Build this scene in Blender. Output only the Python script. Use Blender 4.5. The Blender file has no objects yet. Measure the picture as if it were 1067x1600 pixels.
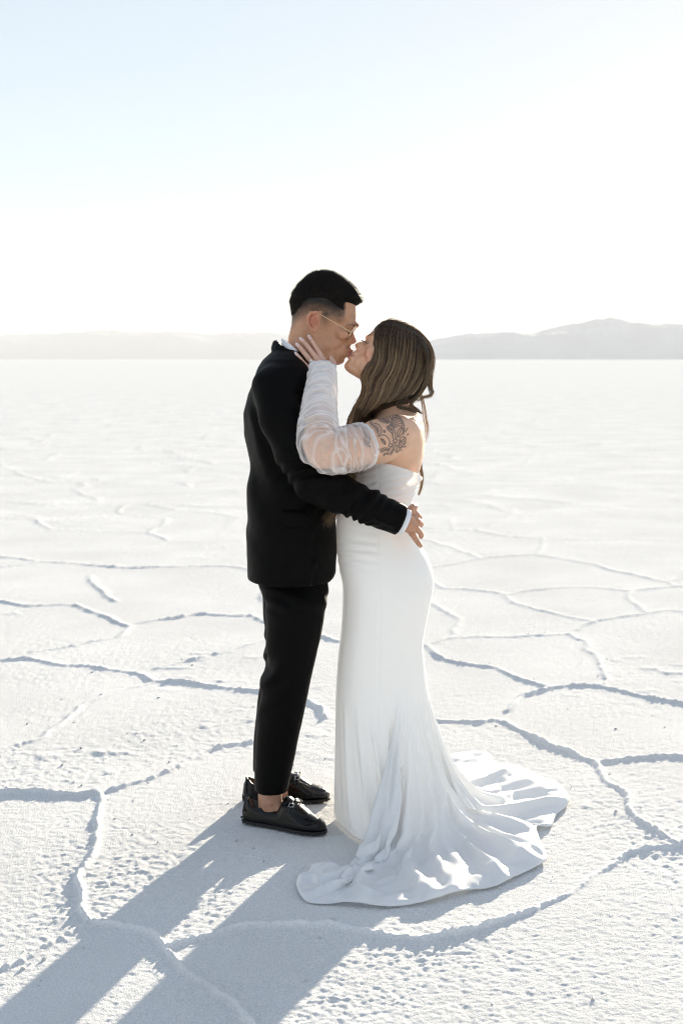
import bpy, math, random
import numpy as np
from math import radians, sin, cos, pi, sqrt

# ------------------------------------------------------------------ camera, sky, sun, exposure
SC = bpy.context.scene
COL = SC.collection
EYE, DIST, FOC = 1.48, 4.45, 2222.0          # eye height, distance to the couple, focal length in photo pixels

cam_data = bpy.data.cameras.new('camera')
cam_data.sensor_fit = 'VERTICAL'
cam_data.sensor_height = 36.0
cam_data.lens = FOC / 1600.0 * 36.0
cam_data.shift_y = -(800 - 562) / 1600.0
cam_data.clip_start = 0.1
cam_data.clip_end = 90000.0
cam_data.dof.use_dof = True
cam_data.dof.focus_distance = DIST
cam_data.dof.aperture_fstop = 5.6
cam = bpy.data.objects.new('camera', cam_data)
cam.location = (0, -DIST, EYE)
cam.rotation_euler = (radians(90), 0, 0)
COL.objects.link(cam)
SC.camera = cam

SUN_AZ, SUN_EL = radians(18.5), radians(9.6)  # to the right of the view axis, above the horizon
world = bpy.data.worlds.new('World')
SC.world = world
world.use_nodes = True
wn, wl = world.node_tree.nodes, world.node_tree.links
wn.clear()
sky = wn.new('ShaderNodeTexSky')
sky.sky_type = 'NISHITA'
sky.sun_disc = False
sky.sun_elevation = SUN_EL
sky.sun_rotation = SUN_AZ
sky.altitude = 1200.0
sky.air_density = 1.0
sky.dust_density = 0.4
sky.ozone_density = 1.0
bg = wn.new('ShaderNodeBackground')
bg.inputs['Strength'].default_value = 0.15
wo = wn.new('ShaderNodeOutputWorld')
hsv = wn.new('ShaderNodeHueSaturation')
hsv.inputs['Saturation'].default_value = 0.52
lum = wn.new('ShaderNodeRGBToBW')
gam = wn.new('ShaderNodeMath'); gam.operation = 'POWER'      # evens out the brightness of a thinly veiled sky
gam.inputs[1].default_value = 0.30 - 1.0
mul = wn.new('ShaderNodeVectorMath'); mul.operation = 'SCALE'
wl.new(sky.outputs['Color'], hsv.inputs['Color'])
wl.new(hsv.outputs['Color'], lum.inputs['Color'])
wl.new(lum.outputs['Val'], gam.inputs[0])
wl.new(hsv.outputs['Color'], mul.inputs[0])
wl.new(gam.outputs['Value'], mul.inputs['Scale'])
wl.new(mul.outputs['Vector'], bg.inputs['Color'])
wl.new(bg.outputs['Background'], wo.inputs['Surface'])

sun_data = bpy.data.lights.new('sun', 'SUN')
sun_data.energy = 4.9
sun_data.angle = radians(0.6)
sun_data.color = (1.0, 0.88, 0.70)
sun = bpy.data.objects.new('sun', sun_data)
sun.rotation_euler = (pi / 2 - SUN_EL, 0, pi - SUN_AZ)   # lamp -Z points away from the sun
COL.objects.link(sun)

vs = SC.view_settings
SC.display_settings.display_device = 'sRGB'
vs.view_transform = 'Standard'
vs.look = 'None'
vs.gamma = 1.0
vs.exposure = 1.75
vs.use_curve_mapping = False
SC.render.engine = 'CYCLES'
SC.cycles.use_denoising = True
SC.cycles.filter_width = 1.15
SC.cycles.max_bounces = 10
SC.cycles.transparent_max_bounces = 24
SC.cycles.volume_bounces = 1
SC.cycles.sample_clamp_indirect = 8.0
SC.render.film_transparent = False
RNG = np.random.default_rng(7)
random.seed(7)

# ------------------------------------------------------------------ helpers
def P(px, py, y):
    """world point seen at photo position (px, py) at depth y"""
    D = DIST + y
    return np.array([(px - 533.5) * D / FOC, y, EYE - (py - 562.0) * D / FOC])

def G(px, py, z=0.0):
    """point at height z on the ground seen at photo position (px, py)"""
    D = (EYE - z) * FOC / (py - 562.0)
    return np.array([(px - 533.5) * D / FOC, D - DIST, z])

def S3(t):
    t = np.clip(t, 0, 1)
    return t * t * (3 - 2 * t)

def sstep(a, b, x):
    return S3((x - a) / (b - a))

def _hash(ix, iy, iz, seed):
    h = (ix.astype(np.int64) * 374761393 + iy.astype(np.int64) * 668265263 + iz.astype(np.int64) * 2147483647 + seed * 974634777) & 0xffffffff
    h = ((h ^ (h >> 13)) * 1274126177) & 0xffffffff
    h = ((h ^ (h >> 16)) * 2246822519) & 0xffffffff
    return ((h ^ (h >> 15)) & 0xffff).astype(np.float32) / 65535.0

def noise2(x, y, seed=0):
    x0, y0 = np.floor(x), np.floor(y)
    fx, fy = S3(x - x0), S3(y - y0)
    z = np.zeros_like(x0)
    a = _hash(x0, y0, z, seed); b = _hash(x0 + 1, y0, z, seed)
    c = _hash(x0, y0 + 1, z, seed); d = _hash(x0 + 1, y0 + 1, z, seed)
    return (a + (b - a) * fx) * (1 - fy) + (c + (d - c) * fx) * fy - 0.5

def noise3(x, y, z, seed=0):
    x, y, z = np.broadcast_arrays(x, y, z)
    x0, y0, z0 = np.floor(x), np.floor(y), np.floor(z)
    fx, fy, fz = S3(x - x0), S3(y - y0), S3(z - z0)
    def pl(k):
        a = _hash(x0, y0, z0 + k, seed); b = _hash(x0 + 1, y0, z0 + k, seed)
        c = _hash(x0, y0 + 1, z0 + k, seed); d = _hash(x0 + 1, y0 + 1, z0 + k, seed)
        return (a + (b - a) * fx) * (1 - fy) + (c + (d - c) * fx) * fy
    return pl(0) * (1 - fz) + pl(1) * fz - 0.5

def fbm2(x, y, octv, seed=0, gain=0.5):
    s = 0; a = 1.0
    for i in range(octv):
        s = s + a * noise2(x * 2 ** i + 17.3 * i, y * 2 ** i - 9.1 * i, seed + i)
        a *= gain
    return s

def seg_dist2(x, y, poly, closed=False):
    """distance to a polyline, position along it, for 2D arrays"""
    best = np.full(np.broadcast(x, y).shape, 1e9, np.float32)
    arc = np.zeros_like(best)
    L = 0.0
    pts = list(poly) + ([poly[0]] if closed else [])
    for a, b in zip(pts[:-1], pts[1:]):
        dx, dy = b[0] - a[0], b[1] - a[1]
        l2 = dx * dx + dy * dy + 1e-12
        t = np.clip(((x - a[0]) * dx + (y - a[1]) * dy) / l2, 0, 1)
        d = np.hypot(x - a[0] - t * dx, y - a[1] - t * dy)
        m = d < best
        best = np.where(m, d, best)
        l = math.sqrt(l2)
        arc = np.where(m, L + t * l, arc)
        L += l
    return best, arc

def inside2(x, y, poly):
    c = np.zeros(np.broadcast(x, y).shape, bool)
    n = len(poly)
    for i in range(n):
        x1, y1 = poly[i][0], poly[i][1]; x2, y2 = poly[(i + 1) % n][0], poly[(i + 1) % n][1]
        if y1 == y2: continue
        m = ((y1 > y) != (y2 > y)) & (x < (x2 - x1) * (y - y1) / (y2 - y1) + x1)
        c ^= m
    return c

def catmull(pts, n, closed=False):
    """n points along a smooth curve through pts, evenly spaced by knot length"""
    p = np.asarray(pts, float)
    if closed: p = np.vstack([p[-1], p, p[0], p[1]])
    else: p = np.vstack([2 * p[0] - p[1], p, 2 * p[-1] - p[-2]])
    m = len(p) - 3
    ch = np.linalg.norm(p[2:-1] - p[1:-2], axis=1)
    cum = np.r_[0, np.cumsum(ch)]
    s = np.linspace(0, cum[-1], n, endpoint=not closed)
    i = np.clip(np.searchsorted(cum, s, 'right') - 1, 0, m - 1)
    t = ((s - cum[i]) / np.maximum(ch[i], 1e-9))[:, None]
    a, b, c, d = p[i], p[i + 1], p[i + 2], p[i + 3]
    return 0.5 * (2 * b + (c - a) * t + (2 * a - 5 * b + 4 * c - d) * t ** 2 + (3 * b - a - 3 * c + d) * t ** 3)

def mesh_obj(name, v, f, mat=None, parent=None, smooth=True, col=None, kind=None, label=None, cat=None, group=None, attrs=None):
    me = bpy.data.meshes.new(name)
    v = np.asarray(v, np.float32)
    if isinstance(f, np.ndarray):
        k = f.shape[1]
        me.vertices.add(len(v)); me.vertices.foreach_set('co', v.ravel())
        me.loops.add(f.size); me.loops.foreach_set('vertex_index', f.astype(np.int32).ravel())
        me.polygons.add(len(f)); me.polygons.foreach_set('loop_start', np.arange(0, f.size, k, dtype=np.int32))
        me.polygons.foreach_set('loop_total', np.full(len(f), k, np.int32))
        me.update(calc_edges=True)
    else:
        me.from_pydata([tuple(map(float, q)) for q in v], [], f); me.update()
    me.validate()
    if smooth: me.polygons.foreach_set('use_smooth', np.ones(len(me.polygons), bool))
    if col is not None:
        a = me.color_attributes.new('Col', 'FLOAT_COLOR', 'POINT')
        c = np.ones((len(v), 4), np.float32); c[:, :3] = col
        a.data.foreach_set('color', c.ravel())
    for k_, arr in (attrs or {}).items():
        a = me.attributes.new(k_, 'FLOAT', 'POINT'); a.data.foreach_set('value', np.asarray(arr, np.float32))
    if mat: me.materials.append(mat)
    o = bpy.data.objects.new(name, me)
    COL.objects.link(o)
    if parent: o.parent = parent
    return tag(o, label, cat, group, kind)

def tag(o, label=None, cat=None, group=None, kind=None):
    if label: o['label'] = label
    if cat: o['category'] = cat
    if group: o['group'] = group
    if kind: o['kind'] = kind
    return o

def empty(name, loc, label, cat):
    o = bpy.data.objects.new(name, None); COL.objects.link(o)
    o.location = loc
    bpy.context.view_layer.update()
    return tag(o, label, cat)

def keep(o, parent):
    """parent without moving: the mesh is already in world coordinates"""
    o.parent = parent
    o.matrix_parent_inverse = parent.matrix_world.inverted()
    return o

def new_mat(name):
    m = bpy.data.materials.new(name); m.use_nodes = True
    n, l = m.node_tree.nodes, m.node_tree.links
    return m, n, l, n['Principled BSDF']

def setp(b, **kw):
    for k, v in kw.items():
        b.inputs[k.replace('_', ' ')].default_value = v

def grid_faces(nr, nc, wrap=False):
    r = np.arange(nr - 1)[:, None]; c = np.arange(nc if wrap else nc - 1)[None, :]
    c2 = (c + 1) % nc
    return np.stack([r * nc + c, r * nc + c2, (r + 1) * nc + c2, (r + 1) * nc + c], -1).reshape(-1, 4)

def tubes(paths, radii, sides=4, cap=True):
    """many tubes in one mesh; paths: list of (n,3), radii: list of (n,)"""
    V, F, off = [], [], 0
    ids = []
    for k, (p, r) in enumerate(zip(paths, radii)):
        p = np.asarray(p, float); n = len(p)
        r = np.broadcast_to(r, (n,))
        t = np.gradient(p, axis=0); t /= np.linalg.norm(t, axis=1)[:, None] + 1e-12
        up = np.array([0.31, 0.87, 0.38]) if abs(t[:, 1]).mean() < 0.8 else np.array([0.8, 0.1, 0.6])
        a = np.cross(t, up); a /= np.linalg.norm(a, axis=1)[:, None] + 1e-12
        b = np.cross(t, a)
        ang = np.arange(sides) * 2 * pi / sides
        ring = p[:, None] + r[:, None, None] * (np.cos(ang)[None, :, None] * a[:, None] + np.sin(ang)[None, :, None] * b[:, None])
        V.append(ring.reshape(-1, 3)); F.append(grid_faces(n, sides, True) + off)
        if cap and sides == 4:
            F.append(np.array([[3, 2, 1, 0], [(n - 1) * 4, (n - 1) * 4 + 1, (n - 1) * 4 + 2, (n - 1) * 4 + 3]]) + off)
        ids.append(np.full(n * sides, k)); off += n * sides
    return np.vstack(V), np.vstack(F), np.concatenate(ids)

# ---- solid modelling by distance fields on a grid
class Field:
    def __init__(s, lo, hi, h, sy=1.0):
        s.lo = np.array(lo, np.float64); s.h = h
        s.n = np.maximum(np.ceil((np.array(hi) - s.lo) / h).astype(int) + 1, 4)
        s.ax = [(s.lo[i] + h * np.arange(s.n[i])).astype(np.float32) for i in range(3)]
        s.f = np.full(s.n, 0.06, np.float32)
    def sl(s, lo, hi):
        out = []
        for i in range(3):
            a = int(np.clip(math.floor((lo[i] - s.lo[i]) / s.h), 0, s.n[i])); b = int(np.clip(math.ceil((hi[i] - s.lo[i]) / s.h) + 1, 0, s.n[i]))
            out.append(slice(a, b))
        return tuple(out)
    def xyz(s, q):
        return s.ax[0][q[0]][:, None, None], s.ax[1][q[1]][None, :, None], s.ax[2][q[2]][None, None, :]
    def put(s, lo, hi, fn, k, sub=False):
        m = k + 0.03
        q = s.sl(np.array(lo) - m, np.array(hi) + m)
        if min(x.stop - x.start for x in q) <= 0: return s
        d = fn(*s.xyz(q))
        a = s.f[q]
        if sub:
            hh = np.clip(0.5 - 0.5 * (a + d) / k, 0, 1)
            s.f[q] = a + (-d - a) * hh + k * hh * (1 - hh)
        else:
            hh = np.clip(0.5 + 0.5 * (d - a) / k, 0, 1)
            s.f[q] = d + (a - d) * hh - k * hh * (1 - hh)
        return s
    def ell(s, c, r, k=0.01, rot=None, sub=False):
        c = np.array(c, float); r = np.array(r, float) * np.ones(3)
        R = np.eye(3) if rot is None else np.array(rot)      # columns: local axes in world
        ext = np.sqrt(((R * r) ** 2).sum(1))
        def fn(X, Y, Z):
            dx, dy, dz = X - c[0], Y - c[1], Z - c[2]
            l = [(R[0, i] * dx + R[1, i] * dy + R[2, i] * dz) for i in range(3)]
            k0 = np.sqrt(sum((l[i] / r[i]) ** 2 for i in range(3)))
            k1 = np.sqrt(sum((l[i] / r[i] ** 2) ** 2 for i in range(3))) + 1e-9
            return (k0 * (k0 - 1) / k1).astype(np.float32)
        return s.put(c - ext, c + ext, fn, k, sub)
    def cap(s, a, b, ra, rb, k=0.01, sub=False, flat=None):
        """tapered capsule; flat=(axis, factor) squashes it along one unit axis"""
        a = np.array(a, float); b = np.array(b, float); ab = b - a; l2 = ab @ ab + 1e-12
        R = max(ra, rb)
        def fn(X, Y, Z):
            dx, dy, dz = X - a[0], Y - a[1], Z - a[2]
            t = np.clip((dx * ab[0] + dy * ab[1] + dz * ab[2]) / l2, 0, 1)
            ex, ey, ez = dx - t * ab[0], dy - t * ab[1], dz - t * ab[2]
            d2 = ex * ex + ey * ey + ez * ez
            if flat is not None:
                u = flat[0]; w = ex * u[0] + ey * u[1] + ez * u[2]
                d2 = d2 + w * w * (flat[1] ** 2 - 1)
            return (np.sqrt(d2) - (ra + (rb - ra) * t)).astype(np.float32)
        return s.put(np.minimum(a, b) - R, np.maximum(a, b) + R, fn, k, sub)
    def chain(s, pts, rad, k=0.008, sub=False, flat=None):
        for i in range(len(pts) - 1): s.cap(pts[i], pts[i + 1], rad[i], rad[i + 1], k, sub, flat)
        return s
    def warp(s, fn):
        s.f += fn(*s.xyz((slice(None),) * 3)).astype(np.float32); return s
    def mesh(s):
        f = s.f; neg = f < 0
        n = f.shape
        cnt = np.zeros((n[0] - 1, n[1] - 1, n[2] - 1), np.int8)
        cs = [(i, j, k) for i in (0, 1) for j in (0, 1) for k in (0, 1)]
        for (i, j, k) in cs:
            cnt += neg[i:n[0] - 1 + i, j:n[1] - 1 + j, k:n[2] - 1 + k]
        act = (cnt > 0) & (cnt < 8)
        I, J, K = np.nonzero(act)
        vid = np.full(act.shape, -1, np.int32); vid[I, J, K] = np.arange(len(I))
        acc = np.zeros((len(I), 3)); num = np.zeros(len(I))
        for a in cs:
            for ax in range(3):
                if a[ax]: continue
                b = list(a); b[ax] = 1
                fa = f[I + a[0], J + a[1], K + a[2]].astype(float); fb = f[I + b[0], J + b[1], K + b[2]].astype(float)
                m = (fa < 0) != (fb < 0)
                t = np.where(m, fa / np.where(m, fa - fb, 1), 0)
                p = np.repeat(np.array(a, float)[None], len(I), 0); p[:, ax] += t
                acc += np.where(m[:, None], p, 0); num += m
        v = (np.stack([I, J, K], 1) + acc / num[:, None]) * s.h + s.lo
        quads = []
        for ax in range(3):
            u, w = [(1, 2), (2, 0), (0, 1)][ax]
            sl0 = [slice(None)] * 3; sl1 = [slice(None)] * 3
            sl0[ax] = slice(0, -1); sl1[ax] = slice(1, None)
            A, B = neg[tuple(sl0)], neg[tuple(sl1)]
            ch = A != B
            idx = np.stack(np.nonzero(ch), 1)
            ok = (idx[:, u] > 0) & (idx[:, w] > 0) & (idx[:, u] < n[u] - 1) & (idx[:, w] < n[w] - 1)
            idx = idx[ok]
            fl = A[idx[:, 0], idx[:, 1], idx[:, 2]]
            def cell(du, dw):
                c = idx.copy(); c[:, u] += du; c[:, w] += dw
                return vid[c[:, 0], c[:, 1], c[:, 2]]
            q = np.stack([cell(-1, -1), cell(0, -1), cell(0, 0), cell(-1, 0)], 1)
            q[~fl] = q[~fl][:, ::-1]
            quads.append(q)
        return v, np.vstack(quads)

def relax(v, f, it=2, lam=0.5):
    """light Laplacian smoothing of a quad mesh"""
    e = np.vstack([f[:, [0, 1]], f[:, [1, 2]], f[:, [2, 3]], f[:, [3, 0]]])
    e = np.vstack([e, e[:, ::-1]])
    deg = np.bincount(e[:, 0], minlength=len(v)).astype(float)
    for _ in range(it):
        s = np.stack([np.bincount(e[:, 0], v[e[:, 1], i], len(v)) for i in range(3)], 1)
        v = v + lam * (s / np.maximum(deg, 1)[:, None] - v)
    return v

def normals(v, f):
    a = v[f[:, 2]] - v[f[:, 0]]; b = v[f[:, 3]] - v[f[:, 1]]
    n = np.cross(a, b); out = np.zeros_like(v)
    for i in range(4):
        for c in range(3): out[:, c] += np.bincount(f[:, i], n[:, c], len(v))
    return out / (np.linalg.norm(out, axis=1)[:, None] + 1e-12)

def frame(z, x):
    """rotation whose columns are local axes: third along z, first near x"""
    z = np.array(z, float); z /= np.linalg.norm(z)
    x = np.array(x, float); x -= (x @ z) * z; x /= np.linalg.norm(x)
    return np.stack([x, np.cross(z, x), z], 1)

# ------------------------------------------------------------------ salt flat
RIDGES = [   # photo positions of the salt ridges, relative height
 ([(-180,1228),(0,1238),(75,1240),(120,1244),(160,1244)],1.0),
 ([(160,1244),(215,1225),(265,1202),(310,1177),(350,1165),(395,1159)],.7),
 ([(160,1244),(162,1265),(152,1310),(145,1335),(127,1385),(121,1420),(137,1443),(170,1449),(210,1455),(235,1462),(260,1485),(270,1495),(300,1525),(325,1545),(355,1565),(400,1605),(470,1670)],1.0),
 ([(266,1486),(300,1466),(350,1455),(400,1450),(475,1449),(530,1448),(559,1452),(609,1463),(664,1470),(724,1460),(774,1445),(834,1420),(884,1390),(934,1357),(974,1337),(1014,1326),(1067,1322),(1180,1335)],1.0),
 ([(137,1443),(100,1462),(65,1485),(30,1503),(-120,1560)],.6),
 ([(674,1128),(752,1128),(780,1124),(800,1136),(829,1150),(864,1168),(900,1182),(929,1191),(949,1220),(974,1245),(1004,1280),(1034,1302),(1067,1321)],1.0),
 ([(929,1191),(974,1187),(1034,1182),(1067,1184),(1200,1190)],.9),
 ([(664,1010),(688,1028),(732,1038),(772,1044),(800,1054),(840,1068),(858,1074)],1.1),
 ([(792,1110),(816,1092),(836,1080),(864,1074),(920,1072),(960,1078),(1008,1088),(1067,1100),(1200,1130)],1.0),
 ([(520,1000),(600,1012),(666,1008),(704,996),(740,994),(800,995),(848,992),(888,990),(912,1002),(926,1022),(936,1040),(944,1064),(940,1073)],.9),
 ([(888,990),(900,984),(924,970),(960,964),(1000,960),(1040,954),(1067,956),(1180,950)],.8),
 ([(640,890),(674,908),(696,919),(732,921),(772,926),(794,930),(800,942),(840,952),(880,962),(922,969)],.8),
 ([(796,930),(832,922),(880,918),(928,918),(980,924),(1016,920),(1052,917),(1160,915)],.8),
 ([(980,924),(984,938),(996,948),(1010,957)],.7),
 ([(672,940),(696,956),(712,966),(708,986),(704,996)],.6),
 ([(600,830),(676,846),(712,858),(748,871)],.6),
 ([(640,890),(676,886),(708,882),(748,872),(792,868),(840,867),(888,874),(920,880),(960,892),(1000,900),(1044,910),(1052,917)],.8),
 ([(1044,910),(1067,899),(1160,880)],.6),
 ([(600,822),(660,825),(700,826),(740,829),(792,837),(848,842),(920,843),(980,840),(1067,846),(1200,850)],.8),
 ([(848,842),(846,856),(840,867)],.6),
 ([(600,790),(664,788),(740,790),(800,796),(880,790),(980,789),(1067,790),(1160,786)],.7),
 ([(800,796),(803,804),(760,822),(740,829)],.6),
 ([(-60,868),(0,870),(30,872),(65,877),(125,881),(200,887),(275,885),(350,884),(385,889),(420,900),(412,940)],1.0),
 ([(-60,895),(0,887),(65,877)],.7),
 ([(140,900),(147,915),(167,930),(180,940)],.9),
 ([(-80,930),(0,940),(40,947),(115,945),(135,950),(170,965),(205,980)],.9),
 ([(205,976),(260,967),(310,960),(360,961),(395,961),(415,971),(470,985),(520,1000)],1.0),
 ([(50,1019),(120,1007),(185,995),(205,980)],.7),
 ([(-60,1040),(0,1032),(40,1029),(85,1037),(130,1042),(175,1047),(220,1055),(240,1065),(300,1067),(350,1074),(405,1080),(480,1095),(502,1107),(506,1122)],1.1),
 ([(240,1045),(300,1032),(360,1017),(415,1001),(500,997)],.7),
 ([(120,1106),(170,1085),(240,1066)],.6),
 ([(-60,1200),(0,1180),(30,1162),(75,1152),(120,1106)],.5),
 ([(-60,800),(0,807),(55,812),(80,827),(140,829),(215,832),(230,832),(265,844)],.8),
 ([(40,785),(110,785),(195,790),(270,788),(350,790),(385,794),(460,790),(540,795)],.7),
 ([(195,790),(185,802),(260,810),(257,820),(230,832)],.6),
 ([(-60,700),(0,725),(35,742),(75,752),(150,758),(230,752)],.7),
 ([(265,844),(330,848),(390,842)],.5),
]
def build_ground():
    rows = []
    D = 1.25
    while D < 75: rows.append(D); D += max(0.0042, 1.35 * D * D / (EYE * FOC))
    while D < 60000: rows.append(D); D *= 1.35
    rows = np.array(rows)
    nc = 820
    u = np.linspace(-1, 1, nc)
    hw = 0.55 + 0.37 * rows + np.maximum(rows - 60, 0) * 1.2
    X = hw[:, None] * u[None]; Y = np.repeat((rows - DIST)[:, None], nc, 1)
    Dm = np.repeat(rows[:, None], nc, 1)
    Z = np.zeros_like(X)
    near = 1 - sstep(18, 60, Dm)
    # wander the ridge lines a little
    wx = X + 0.035 * fbm2(X * 5, Y * 5, 3, 3); wy = Y + 0.035 * fbm2(X * 5 + 40, Y * 5, 3, 5)
    dist = np.full(X.shape, 9.0); amp = np.zeros(X.shape)
    rsel = rows < 40
    for k, (pl, hgt) in enumerate(RIDGES):
        g = np.array([G(*q)[:2] for q in pl])
        dd = np.full(X.shape, 9.0)
        lo, hi = g.min(0) - .4, g.max(0) + .4
        r0, r1 = np.searchsorted(rows - DIST, [lo[1], hi[1]])
        if r1 <= r0: continue
        q = slice(r0, r1)
        d, arc = seg_dist2(wx[q], wy[q], g)
        a = hgt * (0.92 + 0.5 * noise2(arc * 3.1 + 13 * k, arc * 0 + k, 11)) * (0.95 + .5 * noise2(arc * 14, arc * 0 + k, 12))
        m = d < dist[q]
        dist[q] = np.where(m, d, dist[q]); amp[q] = np.where(m, a, amp[q])
    # cells beyond the traced ones: warped voronoi edges
    gx = X + 0.7 * fbm2(X * .7, Y * .7, 3, 21); gy = Y + 0.7 * fbm2(X * .7 + 9, Y * .7, 3, 22)
    cs = 1.5
    cx, cy = np.floor(gx / cs), np.floor(gy / cs)
    f1 = np.full(X.shape, 99.0); f2 = np.full(X.shape, 99.0)
    sel = (rows < 75)
    for i in (-1, 0, 1):
        for j in (-1, 0, 1):
            qx = cx + i; qy = cy + j; zz = np.zeros_like(qx)
            px = (qx + _hash(qx, qy, zz, 31)) * cs; py = (qy + _hash(qx, qy, zz, 32)) * cs
            d = np.hypot(gx - px, gy - py)
            f2 = np.minimum(f2, np.maximum(f1, d)); f1 = np.minimum(f1, d)
    ve = (f2 - f1) * 0.5
    far = sstep(11, 16, Dm)
    side = sstep(0.29, 0.37, np.abs(X) / Dm)
    useV = np.maximum(far, side)
    va = .75 * (0.45 + 1.1 * (noise2(X * .8, Y * .8, 41) + .5))
    ridge_far = va * np.exp(-(ve / (0.024 + .0024 * Dm)) ** 2) * useV
    wob = 1 + 0.6 * fbm2(X * 22, Y * 22, 2, 51)
    wid = 0.0092 * wob + .0024 * np.maximum(Dm - 4.2, 0)
    ridge = amp * np.exp(-(dist / np.maximum(wid, .008)) ** 2) * (1 - side * .6) + 0.11 * amp * np.exp(-(dist / 0.06) ** 2) * (1 - useV)
    ridge = np.maximum(ridge, ridge_far)
    Z += (0.0150 - .004 * sstep(5, 7, Dm)) * ridge * (0.9 + 0.55 * fbm2(X * 60, Y * 60, 2, 55))
    # broad swells, knobbly crust and scattered lumps
    Z += 0.005 * fbm2(X * 1.1, Y * 1.1, 2, 61) * near
    roughp = 0.25 + 1.25 * sstep(-.25, .4, fbm2(X * 1.7, Y * 1.7, 3, 62))
    kn = fbm2((X * .9 + Y * .44) * 52, (Y * .9 - X * .44) * 52, 2, 63)
    big = np.maximum(fbm2(X * 11, Y * 11, 3, 64) - .22, 0)
    Z += 0.010 * big * roughp * near * sstep(.0, .3, fbm2(X * 1.3, Y * 1.3, 2, 69))
    edge = np.maximum(sstep(.96, 1.0, np.abs(u))[None] * np.ones_like(X), 0)
    edge = np.maximum(edge, 1 - sstep(1.25, 1.45, Dm))
    Z = Z * (1 - edge) - 0.02 * edge * (Dm < 200)
    # trodden flat where the train and the shoes rest
    ex, ey = (X - .28) / .62, (Y - .12) / .85
    calm = 1 - sstep(.75, 1.15, np.hypot(ex, ey))
    calm = np.maximum(calm, 1 - sstep(.75, 1.1, np.hypot((X + .14) / .26, (Y - .13) / .30)))
    Z = Z * (1 - calm * .8) - .004 * calm
    Z += 0.0018 * roughp * kn * (1 - .75 * sstep(5.5, 10, Dm)) * near * (1 - .5 * calm)
    rx, ry = X * .79 + Y * .61, Y * .79 - X * .61
    qx, qy = X * .42 - Y * .91, Y * .42 + X * .91
    fine = .6 * noise2(rx * 128, ry * 128, 66) + .7 * noise2(qx * 83, qy * 83, 67)
    Z += 0.0044 * fine * (.5 + .45 * roughp) * (1 - sstep(4.4, 7.2, Dm)) * (1 - .35 * calm)
    v = np.stack([X, Y, Z], -1).reshape(-1, 3)
    f = grid_faces(len(rows), nc)
    # surrounding sheet, a little lower, out to the far sides and behind the viewer
    ang = np.linspace(0, 2 * pi, 96, endpoint=False)
    rad = np.r_[0.5, 2, 5, 12, 30, 80, 200, 600, 2000, 8000, 30000, 62000]
    vv = np.stack([np.outer(rad, np.cos(ang)), np.outer(rad, np.sin(ang)) - DIST, np.repeat(-0.03 - 0.00002 * rad[:, None], 96, 1)], -1).reshape(-1, 3)
    ff = grid_faces(len(rad), 96, True)[:, ::-1] + len(v)
    cidx = len(v) + len(vv)
    v = np.vstack([v, vv]); f = np.vstack([f, ff])
    m, n, l, b = new_mat('salt_crust')
    setp(b, Roughness=0.85, Specular_IOR_Level=0.0)
    geo = n.new('ShaderNodeNewGeometry')
    nz = n.new('ShaderNodeTexNoise'); nz.inputs['Scale'].default_value = 1.3; nz.inputs['Detail'].default_value = 6
    rp = n.new('ShaderNodeValToRGB')
    rp.color_ramp.elements[0].color = (.75, .745, .73, 1); rp.color_ramp.elements[0].position = .3
    rp.color_ramp.elements[1].color = (.85, .845, .83, 1); rp.color_ramp.elements[1].position = .7
    l.new(geo.outputs['Position'], nz.inputs['Vector']); l.new(nz.outputs['Fac'], rp.inputs['Fac'])
    gr = n.new('ShaderNodeTexNoise'); gr.inputs['Scale'].default_value = 210; gr.inputs['Detail'].default_value = 4; gr.inputs['Roughness'].default_value = .7
    l.new(geo.outputs['Position'], gr.inputs['Vector'])
    gp = n.new('ShaderNodeValToRGB'); gp.color_ramp.elements[0].position = .36; gp.color_ramp.elements[1].position = .60
    gp.color_ramp.elements[0].color = (.72, .74, .76, 1); gp.color_ramp.elements[1].color = (1, 1, 1, 1)
    l.new(gr.outputs['Fac'], gp.inputs['Fac'])
    mu = n.new('ShaderNodeMix'); mu.data_type = 'RGBA'; mu.blend_type = 'MULTIPLY'; mu.inputs['Factor'].default_value = 1
    l.new(rp.outputs['Color'], mu.inputs['A']); l.new(gp.outputs['Color'], mu.inputs['B']); ca = n.new('ShaderNodeAttribute'); ca.attribute_name = 'crest'
    mc = n.new('ShaderNodeMix'); mc.data_type = 'RGBA'; mc.inputs['B'].default_value = (.90, .90, .895, 1)
    l.new(ca.outputs['Fac'], mc.inputs['Factor']); l.new(mu.outputs['Result'], mc.inputs['A']); l.new(mc.outputs['Result'], b.inputs['Base Color'])
    n1 = n.new('ShaderNodeTexNoise'); n1.inputs['Scale'].default_value = 240; n1.inputs['Detail'].default_value = 3
    n2 = n.new('ShaderNodeTexNoise'); n2.inputs['Scale'].default_value = 22; n2.inputs['Detail'].default_value = 5
    b1 = n.new('ShaderNodeBump'); b1.inputs['Strength'].default_value = 1.0; b1.inputs['Distance'].default_value = .004
    b2 = n.new('ShaderNodeBump'); b2.inputs['Strength'].default_value = .35; b2.inputs['Distance'].default_value = .008
    for q in (n1, n2): l.new(geo.outputs['Position'], q.inputs['Vector'])
    l.new(n1.outputs['Fac'], b1.inputs['Height']); l.new(n2.outputs['Fac'], b2.inputs['Height'])
    l.new(b2.outputs['Normal'], b1.inputs['Normal']); l.new(b1.outputs['Normal'], b.inputs['Normal'])
    mesh_obj('ground', v, f, m, attrs={'crest': np.r_[(np.clip(ridge, 0, 1) ** 2 * .6 * (1 - sstep(4.5, 7.5, Dm))).ravel(), np.zeros(len(v) - ridge.size)]}, kind='structure', label='white salt flat crossed by raised polygonal salt ridges')
build_ground()

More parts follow.
